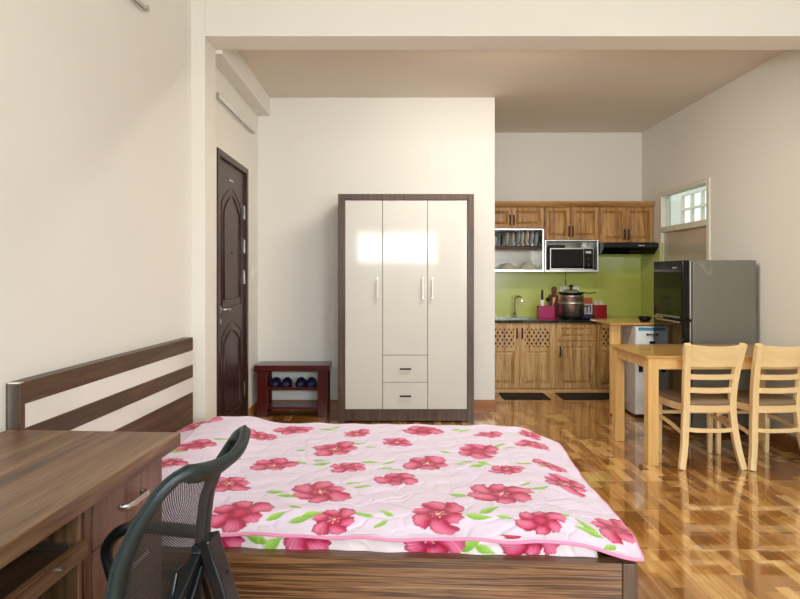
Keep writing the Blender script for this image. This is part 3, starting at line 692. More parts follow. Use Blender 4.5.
link_mesh('dome', MB().lathe([(0.118, 0.0), (0.122, 0.006), (0.09, 0.035), (0.05, 0.05), (0.01, 0.056)], n=36), M['steel'], t)
link_mesh('knob', MB().lathe([(0.012, 0.054), (0.012, 0.075), (0.026, 0.085), (0.024, 0.10), (0.008, 0.105)], n=20), M['black'], t)
# boxes
t = thing('food_box', 'white and blue carton with an orange top beside the pot', 'box', (2.275, 7.24, 0.80))
box('carton', M['paper'], t, -0.052, 0.055, -0.03, 0.03, 0.03, 0.165); box('carton_bottom', M['bluecard'], t, -0.052, 0.055, -0.031, 0.03, 0.0, 0.045, 0.001); box('carton_top', M['orange'], t, -0.045, 0.055, -0.029, 0.029, 0.165, 0.235)
mb = MB(); mb.box(-0.012, 0.002, -0.033, -0.029, 0.06, 0.135); mb.box(0.024, 0.038, -0.033, -0.029, 0.06, 0.135); mb.box(-0.012, 0.038, -0.033, -0.029, 0.135, 0.150); link_mesh('print', mb, M['bluecard'], t)
t = thing('spice_tub', 'deep red square tub full of packets on the worktop', 'tub', (2.405, 7.20, 0.80))
mb = MB(); mb.box(-0.07, 0.07, -0.06, 0.06, 0, 0.006); mb.box(-0.07, -0.064, -0.06, 0.06, 0.006, 0.155); mb.box(0.064, 0.07, -0.06, 0.06, 0.006, 0.155); mb.box(-0.064, 0.064, -0.06, -0.054, 0.006, 0.155); mb.box(-0.064, 0.064, 0.054, 0.06, 0.006, 0.155)
link_mesh('walls', mb, M['red'], t, 0.002)
for i, (dx, dz, rr, mt) in enumerate(((-0.045, 0.215, -0.10, 'paper'), (-0.014, 0.205, 0.12, 'ceramic'), (0.016, 0.212, -0.05, 'paper'), (0.043, 0.19, 0.28, 'ceramic'))):
    o = link_mesh('packet', MB().box(-0.018, 0.018, -0.01, 0.01, -0.09, 0.02), M[mt], None, 0.002); o.rotation_euler = (0, rr, 0)
    tag(o, ('pale paper packet', 'cream sachet', 'pale packet', 'tilted cream sachet')[i]+' sticking out of the red tub, '+('leftmost of four', 'second from left of four', 'third from left of four', 'rightmost of four')[i], 'packet', 'packets in the red tub', (2.405+dx, 7.20, 0.80+dz-0.03))

# floor mats
for x0, x1, lab in ((1.17, 1.66, 'black rubber floor mat in front of the sink cabinet'), (1.79, 2.45, 'black rubber floor mat in front of the drawer cabinet')):
    o = link_mesh('floor_mat', MB().box(0, x1-x0, 0, 0.36, 0, 0.006), M['mat_black'], None, 0.002); tag(o, lab, 'mat', 'black kitchen mats', (x0, 6.46, 0.0))

# bar table beside the kitchen
t = thing('bar_table', 'light wood bar table with a panel leg beside the fridge', 'table', (0, 0, 0)); t.location = (2.0, 5.70, 0)
link_mesh('table_top', MB().box(0, 0.97, 0, 0.56, 0.838, 0.86), TABT, t, 0.004)
link_mesh('leg', MB().box(0.028, 0.118, 0.05, 0.085, 0.015, 0.838), PINE['z'], t, 0.002); 
link_mesh('leg', MB().box(0.87, 0.94, 0.475, 0.51, 0.015, 0.838), PINE['z'], t, 0.002); link_mesh('leg', MB().box(0.87, 0.94, 0.05, 0.085, 0.015, 0.838), PINE['z'], t, 0.002)
for x, y in ((0.028, 0.05), (0.87, 0.05), (0.87, 0.475)):
    link_mesh('foot_pad', MB().box(x+0.01, x+0.06, y+0.003, y+0.032, 0, 0.015), M['black'], t)
t = thing('black_bowl', 'small black dish at the fridge end of the bar table', 'dish', (2.39, 5.86, 0.861))
link_mesh('dish', MB().lathe([(0.04, 0), (0.055, 0.02), (0.06, 0.045), (0.055, 0.045), (0.04, 0.006)], n=24), M['black'], t); link_mesh('rim', MB().lathe([(0.056, 0.043), (0.063, 0.045), (0.056, 0.048)], n=24), M['black'], t)
# white appliance under the bar table
t = thing('mini_fridge', 'small white mini fridge with blue tape under the bar table', 'mini fridge', (2.215, 5.625, 0))
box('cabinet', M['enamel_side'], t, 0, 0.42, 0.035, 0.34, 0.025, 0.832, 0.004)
dd = box('door', M['enamel'], t, 0, 0.42, 0.0, 0.033, 0.035, 0.825, 0.006)
mb = MB()
for i in range(7): mb.box(-0.003, 0.001, 0.07+i*0.036, 0.082+i*0.036, 0.10, 0.80)
link_mesh('side_rib', mb, M['enamel_side'], t, 0.001)
box('tape', M['bluetape'], t, 0.02, 0.40, -0.002, 0.001, 0.795, 0.823, 0)
mb = MB(); mb.box(0.095, 0.150, -0.018, -0.001, 0.755, 0.765); mb.disc((0.10, -0.012, 0.76), 0.010, 0.010, 'y'); mb.box(0.12, 0.155, -0.012, 0.0, 0.675, 0.70)
link_mesh('latch', mb, M['black'], dd)
link_mesh('lock', MB().prism([(0.022, 0.42), (0.058, 0.42), (0.06, 0.48), (0.05, 0.50), (0.03, 0.50), (0.02, 0.48)], -0.01, 0.001, 'y'), M['black'], dd, 0.004)
for x in (0.03, 0.37):
    for y in (0.06, 0.30): link_mesh('foot', MB().disc((x, y, 0), 0.018, 0.025), M['black'], t)

# fridge: door faces left
t = thing('refrigerator', 'grey two door refrigerator with glossy black doors facing the kitchen', 'refrigerator', (2.36, 5.04, 0))
box('cabinet', M['fridge_side'], t, 0.085, 0.60, 0.0, 0.56, 0.045, 1.42, 0.006)
for nm, z0, z1 in (('freezer_door', 0.938, 1.42), ('door', 0.06, 0.922)):
    dd = box(nm, M['blackgloss'], t, 0.0, 0.06, 0.002, 0.558, z0, z1, 0.008)
    box('door_edging', M['nickel'], dd, 0.062, 0.072, 0.0, 0.56, z0+0.005, z1-0.005, 0.001)
    z = z0+0.008 if nm == 'freezer_door' else z1-0.016
    box('grip_strip', M['nickel'], dd, -0.004, 0.0, 0.05, 0.50, z, z+0.012, 0.001)
link_mesh('badge', MB().box(-0.003, 0.0, 0.10, 0.18, 1.355, 1.368), M['nickel'], t)
box('hinge', M['black'], t, 0.055, 0.09, 0.005, 0.04, 0.924, 0.936, 0.001)
for x in (0.05, 0.55):
    for y in (0.04, 0.51): link_mesh('foot', MB().lathe([(0.018, 0), (0.022, 0.01), (0.012, 0.02), (0.012, 0.05)], (x, y, 0), 16), M['chrome'], t)
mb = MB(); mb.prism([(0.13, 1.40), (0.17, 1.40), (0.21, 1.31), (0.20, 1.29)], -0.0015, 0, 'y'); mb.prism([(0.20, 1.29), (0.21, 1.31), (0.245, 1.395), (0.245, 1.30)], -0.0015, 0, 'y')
pale_v = link_mesh('pale_v_patch', mb, plain('pale_v', (132, 130, 119), 0.25), t)  # V of two thin quads, slightly paler and glossier than the side

# ================================================================== dining table
t = thing('dining_table', 'light wood rectangular dining table against the right wall', 'table', (1.733, 4.21, 0))
LX, LY = 1.20, 0.72
link_mesh('table_top', MB().box(0, LX, 0, LY, 0.730, 0.75), TABT, t, 0.004)
mb = MB(); mb.box(0.085, LX-0.085, 0.028, 0.05, 0.655, 0.73); mb.box(0.085, LX-0.085, LY-0.05, LY-0.028, 0.655, 0.73); mb.box(0.028, 0.05, 0.085, LY-0.085, 0.655, 0.73); mb.box(LX-0.05, LX-0.028, 0.085, LY-0.085, 0.655, 0.73)
link_mesh('apron', mb, PINE['x'], t, 0.002)
for x in (0.013, LX-0.085):
    for y in (0.013, LY-0.085): link_mesh('leg', MB().box(x, x+0.072, y, y+0.072, 0, 0.73), PINE['z'], t, 0.004)

# dining chairs: local origin centre of the seat on the floor, back towards -y
def dining_chair(label, loc, rz):
    t = thing('dining_chair', label, 'chair', loc, rz, 'beech chairs at the dining table')
    yb = -0.19
    for s_ in (-1, 1):                            # rear leg runs on into the back post
        P = [(s_*0.206, yb-0.036, 0), (s_*0.178, yb-0.012, 0.15), (s_*0.163, yb+0.008, 0.30), (s_*0.156, yb+0.012, 0.42), (s_*0.160, yb+0.002, 0.55), (s_*0.170, yb-0.030, 0.70), (s_*0.184, yb-0.078, 0.845)]
        c = smooth_curve(P, 5); n = len(c)
        mb = MB(); hw = [0.0195+0.003*math.sin(PI*i/(n-1)) for i in range(n)]
        mb.sweep(c, hw, [0.019]*n, sq=True, up=(0, 1, 0)); link_mesh('leg', mb, BEECH['z'], t, 0.004)
        mb = MB(); mb.sweep([(s_*0.185, 0.172, 0), (s_*0.187, 0.172, 0.40)], [0.014, 0.019], [0.014, 0.019], sq=True, up=(0, 1, 0)); link_mesh('leg', mb, BEECH['z'], t, 0.004)
        mb = MB(); mb.sweep(smooth_curve([(s_*0.184, 0.165, 0.275), (s_*0.192, 0.0, 0.268), (s_*0.170, -0.185, 0.225)], 5), 0.009, 0.012, sq=True); link_mesh('stretcher', mb, BEECH['y'], t, 0.003)
    mb = MB(); mb.sweep(smooth_curve([(-0.158, yb+0.0, 0.262), (-0.08, yb-0.02, 0.258), (0.08, yb-0.02, 0.258), (0.158, yb+0.0, 0.262)], 6), 0.009, 0.014, sq=True); link_mesh('stretcher', mb, BEECH['x'], t, 0.003)
    mb = MB(); mb.sweep([(-0.175, 0.172, 0.30), (0.175, 0.172, 0.30)], 0.009, 0.012, sq=True); link_mesh('stretcher', mb, BEECH['x'], t, 0.003)
    # curved slats and top rail
    def ypost(z):
        zz = [0, 0.15, 0.30, 0.42, 0.55, 0.70, 0.845]; yy = [-0.045, -0.012, 0.008, 0.012, 0.002, -0.030, -0.078]
        return yb+float(np.interp(z, zz, yy))
    def xpost(z): return float(np.interp(z, [0.42, 0.55, 0.70, 0.845], [0.156, 0.160, 0.170, 0.184]))
    def slat(name, z0, z1, over=-0.005, n=12, crown=0.0):
        vs = []; fs = []
        for i in range(n+1):
            u = -1+2*i/n
            for (z, f) in ((z0, -1), (z1, -1), (z1, 1), (z0, 1)):
                zt = z+(crown*(1-u*u) if z == z1 else -crown*0.4*(u*u-1)*0)
                x = u*(xpost(z)+over); y = ypost(z)-0.032*(1-u*u)+f*0.009
                vs.append((x, y, zt))
        for i in range(n):
            a = i*4; b = a+4
            for k in range(4): fs.append((a+k, a+(k+1) % 4, b+(k+1) % 4, b+k))
        fs.append((0, 1, 2, 3)); fs.append(tuple(n*4+k for k in (3, 2, 1, 0)))
        return link_mesh(name, MB().add(vs, fs), BEECH['x'], t, 0.003)
    slat('top_rail', 0.688, 0.842, 0.0, crown=-0.012); slat('slat', 0.600, 0.636); slat('slat', 0.508, 0.545)
    # seat frame with curved sides
    def outline(k=1.0, n=10):
        p = []
        for i in range(n+1): u = -1+2*i/n; p.append((u*0.156*k, yb-0.022*(1-u*u)*k+0.0))
        for i in range(1, n+1): v = i/n; p.append(((0.156+0.052*math.sin(v*PI*0.68))*k, yb+0.385*v))
        for i in range(1, n+1): u = 1-2*i/n; p.append((u*0.199*k, yb+0.385+0.022*(1-u*u)*k))
        for i in range(1, n): v = 1-i/n; p.append((-(0.156+0.052*math.sin(v*PI*0.68))*k, yb+0.385*v))
        return p
    link_mesh('seat_frame', MB().prism(outline(), 0.375, 0.425, 'z'), BEECH['x'], t, 0.006)
    o = outline(1.0); cx, cy = 0, yb+0.19; vs = []; fs = []; n = len(o)
    rings = [(0.985, 0.425), (0.995, 0.436), (0.98, 0.448), (0.9, 0.458), (0.6, 0.466), (0.2, 0.468)]
    for k, z in rings: vs += [(cx+(p[0]-cx)*k, cy+(p[1]-cy)*k, z) for p in o]
    for r_ in range(len(rings)-1):
        for i in range(n): fs.append((r_*n+i, r_*n+(i+1) % n, (r_+1)*n+(i+1) % n, (r_+1)*n+i))
    fs.append(tuple(range(n))[::-1]); fs.append(tuple((len(rings)-1)*n+i for i in range(n)))
    link_mesh('cushion', MB().add(vs, fs, True), M['cushion'], t)
    return t
dc = dining_chair('beech ladder back dining chair with taupe seat, left of the two at the table', (2.140, 4.365, 0), 0)
copy_thing(dc, (2.575, 4.360, 0), math.radians(5), 'beech ladder back dining chair with taupe seat, right of the two and nearest the wall', 'beech chairs at the dining table')

# ================================================================== bed
BW, BL = 1.663, 2.20
bed = thing('bed', 'low walnut double bed frame with a cream striped headboard', 'bed', (-1.353, 2.257, 0), -A)
hb = link_mesh('headboard', MB().box(-0.050, -0.004, 0, BW, 0, 0.906), M['stripe'], bed, 0.002)
mb = MB(); mb.box(-0.056, 0.0, 0, 0.028, 0, 0.905)
link_mesh('end_post', mb, WALD['z'], hb, 0.002)
for z0, z1 in ((0.825, 0.907), (0.655, 0.735), (0.30, 0.562)):
    link_mesh('headboard_plank', MB().box(-0.056, 0.0, 0.028, BW, z0, z1), WALD['y'], hb, 0.002)
link_mesh('side_rail', MB().box(0.0, BL-0.05, 0.0, 0.05, 0.02, 0.305), ZEB['x'], bed, 0.003)
link_mesh('side_rail', MB().box(0.0, BL-0.05, BW-0.05, BW, 0.02, 0.305), ZEB['x'], bed, 0.003)
link_mesh('rail_cap', MB().box(0.0, BL-0.052, -0.001, 0.051, 0.298, 0.307), WAL['x'], bed, 0.001)
link_mesh('footboard', MB().box(BL-0.05, BL, 0.035, BW, 0.0, 0.307), WALD['y'], bed, 0.003)
link_mesh('corner_post', MB().box(BL-0.05, BL, -0.004, 0.034, 0.0, 0.307), WALD['z'], bed, 0.003)
mb = MB()
for i in range(10): mb.box(0.08+i*0.21, 0.18+i*0.21, 0.051, BW-0.051, 0.19, 0.21)
link_mesh('slat', mb, PINE['y'], bed)
link_mesh('mattress_board', MB().box(0.003, BL-0.053, 0.053, BW-0.053, 0.21, 0.225), PINE['y'], bed)

# ---- floral print: flower and leaf positions on the cloth (metres, bed coordinates)
FL = [(0.133, 1.388, 0.138), (0.324, 0.854, 0.102), (0.321, 0.557, 0.076), (0.561, 1.211, 0.09), (0.704, 1.379, 0.106), (0.751, 0.724, 0.106), (0.631, 0.436, 0.1), (0.763, 0.142, 0.116), (1.002, 1.008, 0.121), (1.08, 1.325, 0.081), (1.111, 0.701, 0.081), (1.038, 0.368, 0.122), (1.133, 0.114, 0.087), (1.45, 1.404, 0.112), (1.316, 1.149, 0.082), (1.479, 0.783, 0.112), (1.346, 0.547, 0.09), (1.519, 0.165, 0.115), (1.824, 1.333, 0.08), (1.737, 1.014, 0.12), (1.846, 0.714, 0.076), (1.784, 0.399, 0.126), (1.895, 0.134, 0.083), (2.048, 1.177, 0.093), (2.083, 0.587, 0.108), (2.177, 0.167, 0.098), (2.059, 0.825, 0.076), (2.065, 1.412, 0.076), (0.781, -0.02, 0.085), (1.074, -0.02, 0.09), (1.482, -0.015, 0.1), (1.828, -0.02, 0.085)]
LV = [(0.542, 0.801, -0.47, 0.038), (0.239, 1.64, -0.23, 0.039), (0.832, 0.971, 0.23, 0.029), (0.878, 0.763, -0.88, 0.043), (0.953, 0.815, -0.43, 0.032), (0.937, 1.461, 0.89, 0.036), (1.119, 1.099, 0.61, 0.037), (1.179, 1.063, 0.25, 0.031), (0.979, 0.745, 0.24, 0.044), (1.204, 0.791, 0.04, 0.041), (1.155, 0.483, 0.31, 0.029), (1.205, 0.437, 0.46, 0.039), (0.97, 0.19, -0.36, 0.029), (0.909, 0.127, 0.66, 0.037), (1.011, 0.113, 0.39, 0.044), (1.053, 0.15, 0.39, 0.045), (0.853, 0.352, -0.19, 0.042), (0.914, 0.305, -0.1, 0.045), (1.307, 0.099, 0.68, 0.03), (1.325, 0.16, -0.66, 0.032), (1.291, 0.782, 0.84, 0.036), (1.282, 0.704, 0.23, 0.033), (1.332, 0.685, 0.01, 0.035), (1.235, 0.151, -0.27, 0.039), (0.902, 1.402, 0.15, 0.044), (0.283, 0.738, 0.33, 0.045), (0.407, 1.001, 0.64, 0.046), (1.646, 1.451, 0.31, 0.031), (1.691, 1.432, 0.65, 0.045), (1.861, 1.123, 0.73, 0.038), (1.904, 1.078, 0.38, 0.032), (1.671, 0.835, 0.6, 0.038), (1.631, 0.783, -0.39, 0.029), (1.718, 0.769, 0.64, 0.046), (1.751, 0.805, -0.74, 0.042), (1.569, 0.975, -0.16, 0.031), (1.609, 0.361, -0.37, 0.042), (1.9, 0.528, 0.67, 0.029), (1.93, 0.471, 0.21, 0.029), (1.955, 0.465, 0.39, 0.034), (1.714, 0.208, 0.69, 0.046), (1.668, 0.154, 0.01, 0.046), (1.767, 0.154, -0.34, 0.029), (1.979, 0.166, 0.18, 0.029), (2.003, 1.366, -0.54, 0.035), (2.032, 0.773, 0.2, 0.031), (2.058, 0.127, -0.82, 0.044), (2.06, 0.091, -0.34, 0.045), (2.113, 0.027, 0.71, 0.035), (1.938, 0.825, -0.07, 0.037), (0.7, -0.03, 0.6, 0.05), (0.8, -0.02, -0.5, 0.05), (1.46, -0.02, 0.4, 0.045), (1.53, -0.035, -0.6, 0.045)]
FL = [(a, b, r*1.15) for a, b, r in FL if b > 0]
LV = [(a, b, c, r*1.15) for a, b, c, r in LV if b > 0]
FLS = [(0.74, 0.015, 0.12), (1.06, 0.02, 0.125), (1.49, 0.005, 0.125), (1.84, 0.02, 0.115), (0.35, 0.01, 0.11)]+[f for f in FL if f[0] < 0.45]
LVS = [(0.86, -0.01, -0.5, 0.06), (0.92, -0.035, 0.7, 0.05), (1.62, -0.02, 0.5, 0.06), (1.68, -0.035, -0.4, 0.045)]+[f for f in LV if f[0] < 0.45]
def floral(U, V, base=(238, 222, 242), FL=FL, LV=LV):
    """colours of the printed cloth at bed coordinates U,V"""
    U = np.asarray(U, float); V = np.asarray(V, float)
    col = np.zeros(U.shape+(3,)); col[:] = s2l(base)
    rose = np.array(s2l((222, 54, 112))); lite = np.array(s2l((250, 146, 184))); crim = np.array(s2l((158, 6, 48))); cream = np.array(s2l((250, 226, 190)))
    leaf1 = np.array(s2l((132, 190, 62))); leaf2 = np.array(s2l((176, 214, 104))); gry = np.array(s2l((198, 176, 200)))
    # thin sketched outlines
    w = np.sin(U*9+2.2*np.sin(V*6.1+1.0))*0.5+np.sin(V*8.3+2.0*np.sin(U*5.2))*0.5
    m = (np.abs(w-0.31) < 0.010) | (np.abs(w+0.35) < 0.008)
    col[m] = col[m]*0.6+gry*0.4
    for (x, y, ang, ln) in LV:
        c, s = math.cos(ang), math.sin(ang); a = (U-x)*c+(V-y)*s; b = -(U-x)*s+(V-y)*c
        q = np.abs(b) < 0.34*ln*np.clip(1-(a/ln)**2, 0, 1)*(1.0+0.25*np.sin(a/ln*3+x*9))
        q &= np.abs(a) < ln
        sh = np.clip(0.5+b/(0.5*ln), 0, 1)[..., None]
        mixc = leaf1*(1-sh)+leaf2*sh
        col = np.where(q[..., None], mixc, col)
    for i, (x, y, R) in enumerate(FL):
        dx = U-x; dy = V-y; near = (np.abs(dx) < R*1.4) & (np.abs(dy) < R*1.4)
        if not near.any(): continue
        dxx = dx[near]; dyy = dy[near]
        rng = random.Random(i*13+5); npet = rng.choice([5, 6, 6]); ph = rng.random()*6.28
        r = np.hypot(dxx, dyy)/R; th = np.arctan2(dyy, dxx)+0.22*np.sin(r*4+ph)
        k = (th-ph)/(2*PI)*npet; kk = np.floor(k); f = k-kk
        pl = 0.86+0.14*np.sin(kk*2.3+ph*3)+0.03*np.sin(th*17+ph)
        edge = pl*(0.76+0.26*np.clip(np.sin(PI*f), 0, 1)**0.6)
        inside = r < edge
        seam = np.clip(np.maximum((f-0.72)/0.28, (0.10-f)/0.10), 0, 1)
        rim = np.clip((r/edge-0.86)/0.14, 0, 1)*(0.5+0.5*np.sin(kk*1.7+ph+f*3))
        core = np.clip(1-np.abs(r-0.26)/0.18, 0, 1)*0.8
        streak = 0.30*np.sin(f*26+ph)**2*(r > 0.2)
        d = np.clip(np.maximum(np.maximum(seam*0.95, rim*0.9), core)+streak, 0, 1)[:, None]
        lt = np.clip(1.25-np.abs(f-0.36)/0.36, 0, 1)[:, None]*np.clip((r-0.25)/0.35, 0, 1)[:, None]*(0.75+0.25*np.sin(f*40))[:, None]
        cc = (rose*(1-lt)+lite*lt)*(1-d)+crim*d
        st = (((np.abs(np.sin((th)*npet*0.5+ph)) < 0.16) & (r < 0.24)) | (r < 0.06)) & (i % 3 != 1)
        cc[st] = cream
        sub = col[near]; sub[inside] = cc[inside]; col[near] = sub
    return col
def cloth(name, US, VS, hfun, parent, mat, solid=0.0, pat=None, fl=None, lv=None):
    """grid; US,VS arrays of bed coordinates (2D), hfun height"""
    n, m = US.shape; Z = hfun(US, VS)
    pts = np.stack([US, VS, Z], -1).reshape(-1, 3)
    idx = np.arange(n*m).reshape(n, m)
    fs = np.stack([idx[:-1, :-1], idx[1:, :-1], idx[1:, 1:], idx[:-1, 1:]], -1).reshape(-1, 4)
    me = bpy.data.meshes.new(name); me.from_pydata(pts.tolist(), [], fs.tolist())
    pu, pv = pat(US, VS, Z) if pat else (US, VS)
    c = floral(pu, pv, base=(244, 230, 232) if fl else (236, 222, 243), FL=fl or FL, LV=lv or LV).reshape(-1, 3); c = np.concatenate([c, np.ones((len(c), 1))], 1)
    a = me.color_attributes.new('Col', 'FLOAT_COLOR', 'POINT'); a.data.foreach_set('color', c.astype(np.float32).ravel())
    me.polygons.foreach_set('use_smooth', [True]*len(me.polygons)); me.materials.append(mat)
    o = bpy.data.objects.new(name, me); COL.objects.link(o); o.parent = parent
    if solid:
        b = o.modifiers.new('solid', 'SOLIDIFY'); b.thickness = solid; b.offset = -1
    return o
def sstep(a, b, x): t = np.clip((x-a)/(b-a), 0, 1); return t*t*(3-2*t)

# mattress under its floral sheet (sides printed with the same flowers)
mt = thing('mattress', 'thin mattress in a pink floral sheet lying in the bed frame', 'mattress', (-1.353, 2.257, 0), -A)
MX0, MX1, MY0, MY1, MZ0, MZ1 = 0.006, 2.075, 0.030, 1.625, 0.3085, 0.372
link_mesh('core', MB().box(MX0+0.05, MX1-0.01, 0.058, 1.60, 0.228, 0.3), M['paper'], mt, 0.01)
def mattress_cloth():
    # superellipse section: rows over v around the near side, top and far side
    nu, nv = 420, 360
    u = np.linspace(0, 1, nu)
    # path over section: near bottom -> near top -> far top -> far bottom
    prof = []
    for t in np.linspace(0, 1, 24): prof.append((MY0+0.012*(1-t)**2+0.006*np.sin(t*3), MZ0+0.046*t))
    for t in np.linspace(0, 1, 12)[1:]: a = t*PI/2; prof.append((MY0+0.022*(1-math.cos(a))*1.0+0.002, 0.3545+0.0175*math.sin(a)))
    for t in np.linspace(0, 1, 300)[1:]: prof.append((MY0+0.026+(MY1-MY0-0.052)*t, MZ1))
    for t in np.linspace(0, 1, 12)[1:]: a = t*PI/2; prof.append((MY1-0.026+0.024*math.sin(a), MZ1-0.0175*(1-math.cos(a))))
    for t in np.linspace(0, 1, 10)[1:]: prof.append((MY1-0.004, 0.3545-0.046*t))
    prof = np.array(prof)
    arc = np.concatenate([[0], np.cumsum(np.hypot(*np.diff(prof, axis=0).T))])
    X = MX0+(MX1-MX0)*u
    US = np.repeat(X[:, None], len(prof), 1); VS = np.repeat(prof[None, :, 0], nu, 0); ZZ = np.repeat(prof[None, :, 1], nu, 0)
    wob = 0.004*np.sin(US*17+1)+0.003*np.sin(US*41)
    VS = VS+wob*(ZZ < 0.37)*(VS < 0.5)*1.0
    ZZ = ZZ+0.003*np.sin(US*7)*(ZZ < 0.34)*0+0.0
    ends = np.clip((MX1-US)/0.02, 0, 1); ZZ = MZ0+(ZZ-MZ0)*np.sqrt(np.clip(1-(1-ends)**2, 0, 1))
    A_ = np.repeat(arc[None, :], nu, 0)
    o = cloth('sheet', US, VS, lambda a, b: ZZ, mt, M['floral'], 0, pat=lambda a, b, z: (a, A_-0.055), fl=FLS, lv=LVS)
    return o
mattress_cloth()
# flat pillow under the head end of the quilt
def pillow(y0, y1, label):
    p = thing('pillow', label, 'pillow', (-1.353, 2.257, 0), -A, 'flat pillows at the head of the bed')
    n = 80; m = 150; uu = np.linspace(-1, 1, n); vv = np.linspace(-1, 1, m); Uu, Vv = np.meshgrid(uu, vv, indexing='ij')
    h = np.clip((1-np.abs(Uu)**2.6)*(1-np.abs(Vv)**3.5), 0, 1)**0.5
    US = 0.245+Uu*0.225; VS = (y0+y1)/2+Vv*(y1-y0)/2
    cloth('cover', US, VS, lambda a, b: 0.376+0.052*h, p, M['floral'])
    cloth('underside', US, VS, lambda a, b: 0.376-0.002*h, p, M['floral'])
    return p
pillow(0.06, 0.81, 'flat floral pillow under the near half of the quilt head'); pillow(0.84, 1.60, 'flat floral pillow at the far head end beside the column')

# quilt
qt = thing('quilt', 'pale pink quilt with large crimson flowers spread over the bed', 'quilt', (-1.353, 2.257, 0), -A)
NU, NV = 440, 350
uu = np.linspace(0, 1, NU); vv = np.linspace(0, 1, NV); Uq, Vq = np.meshgrid(uu, vv, indexing='ij')
def q_y0(x): return 0.018-0.026*sstep(1.98, 2.22, x)+0.004*np.sin(x*8)
def q_y1(x): return 1.640-0.17*np.clip((x-1.93)/0.29, 0, 1)**2.2
QX0 = 0.21
def q_x1(v): return 2.218+0.010*np.sin(v*9)-0.01*v
US = QX0+(q_x1(Vq)-QX0)*Uq+0.012*np.sin(Vq*14)*(1-Uq)
VS = q_y0(US)+(q_y1(US)-q_y0(US))*Vq
def qh(u, v):
    y0 = q_y0(u); y1 = q_y1(u)
    h = np.full(u.shape, 0.402)
    h += 0.050*(1-sstep(0.36, 0.62, u))*sstep(0.0, 0.22, v)*(1-0.5*sstep(1.45, 1.62, v))
    h -= 0.030*(1-sstep(0.0, 0.16, v-y0)); h -= 0.028*(1-sstep(0.0, 0.10, y1-v))
    h -= 0.050*sstep(1.98, 2.22, u)*(1-0.18*(1-sstep(0, 0.2, v-y0)))
    h += 0.0035*np.sin(u*13+3*np.sin(v*4))*np.sin(v*11+1.5*np.sin(u*5))
    h += 0.0020*np.sin(u*31+v*17)+0.0015*np.sin(v*43-u*19)
    return h
cloth('cover', US, VS, qh, qt, M['floral'], 0.012)
H_ = qh(US, VS)
def edge(sl): return [(US[sl][i], VS[sl][i], H_[sl][i]-0.006) for i in range(0, len(US[sl]), 6)]
pts = edge(np.s_[:, 0])+edge(np.s_[-1, :])[1:]+edge(np.s_[:, -1])[::-1][1:]+edge(np.s_[0, :])[::-1][1:-1]
link_mesh('piping', MB().sweep(pts, 0.0065, n=8, closed=True), M['piping'], qt)

# ================================================================== desk
dk = thing('desk', 'walnut laminate desk with drawer pedestal and keyboard tray in the near left corner', 'desk', (-0.739, 2.17, 0), -A)
link_mesh('desk_top', MB().box(-0.63, 0, -1.25, 0, 0.703, 0.75), WAL['y'], dk, 0.003)
# pedestal carcass
mb = MB(); mb.box(-0.60, -0.045, -0.068, -0.05, 0, 0.703); mb.box(-0.60, -0.045, -0.56, -0.542, 0, 0.703); mb.box(-0.60, -0.582, -0.542, -0.068, 0, 0.703); mb.box(-0.58, -0.07, -0.542, -0.068, 0.06, 0.078)
link_mesh('pedestal', mb, WAL['z'], dk, 0.002)
link_mesh('pedestal_edge', MB().box(-0.063, -0.043, -0.535, -0.50, 0.01, 0.700), WAL['z'], dk, 0.001)
for z0, z1 in ((0.553, 0.690), (0.32, 0.549), (0.08, 0.316)):
    dr = link_mesh('drawer', MB().box(-0.060, -0.040, -0.497, -0.072, z0, z1), RDW['y'] if False else RDW['z'], dk, 0.002)
    zc = (z0+z1)/2+0.005
    hm = MB(); zc -= 0.008; hm.sweep(smooth_curve([(-0.040, -0.355, zc), (-0.022, -0.352, zc), (-0.012, -0.335, zc), (-0.012, -0.285, zc), (-0.012, -0.235, zc), (-0.022, -0.220, zc), (-0.040, -0.217, zc)], 4), 0.010, 0.006, n=8, up=(1, 0, 0))
    link_mesh('handle', hm, M['nickel'], dr, 0.003)
    zz = z1
mb = MB(); mb.box(-0.60, -0.045, -1.23, -1.212, 0, 0.703); link_mesh('side_panel', mb, WAL['z'], dk, 0.002)
link_mesh('back_panel', MB().box(-0.58, -0.56, -1.212, -0.56, 0.30, 0.703), WAL['y'], dk, 0.002)
tr = link_mesh('keyboard_tray', MB().box(-0.50, -0.035, -1.19, -0.575, 0.572, 0.585), WALD['y'], dk, 0.002)
link_mesh('tray_rail', MB().box(-0.035, -0.017, -1.19, -0.563, 0.570, 0.615), WAL['y'], tr, 0.002)
link_mesh('runner', MB().box(-0.50, -0.06, -0.575, -0.563, 0.585, 0.605), M['nickel'], tr, 0.001)
link_mesh('knob', MB().disc((-0.017, -0.69, 0.595), 0.006, 0.008, 'x'), M['nickel'], tr)

# ================================================================== office chair
# local frame: origin on the floor under the seat, -x forwards (towards the desk), +x backwards
oc = thing('office_chair', 'black mesh back office chair with loop armrest pulled up to the desk', 'office chair', (-0.62, 1.345, 0), math.radians(-6.5))
BH = [0.40, 0.46, 0.56, 0.643, 0.70, 0.767, 0.829, 0.866, 0.905, 0.935]
BX = [0.150, 0.136, 0.130, 0.130, 0.136, 0.146, 0.172, 0.196, 0.226, 0.250]
def bhalf(h): return float(np.interp(h, [0.40, 0.5, 0.65, 0.80, 0.88, 0.935], [0.175, 0.205, 0.222, 0.212, 0.196, 0.178]))
def back_pt(u, h, off=0.0):
    x = float(np.interp(h, BH, BX)); w = bhalf(h)
    return Vector((x+0.035*(1-u*u)+off, u*w, h+(0.028*u*u-0.016)*max(0, (h-0.8)/0.135)))
n = 26; m = 30; vs = []; fs = []; uvs = []
for i in range(n+1):
    h = 0.43+(0.915-0.43)*i/n
    for j in range(m+1):
        u = -0.93+1.86*j/m; p = back_pt(u, h); vs.append(p); uvs.append((u*0.2, h))
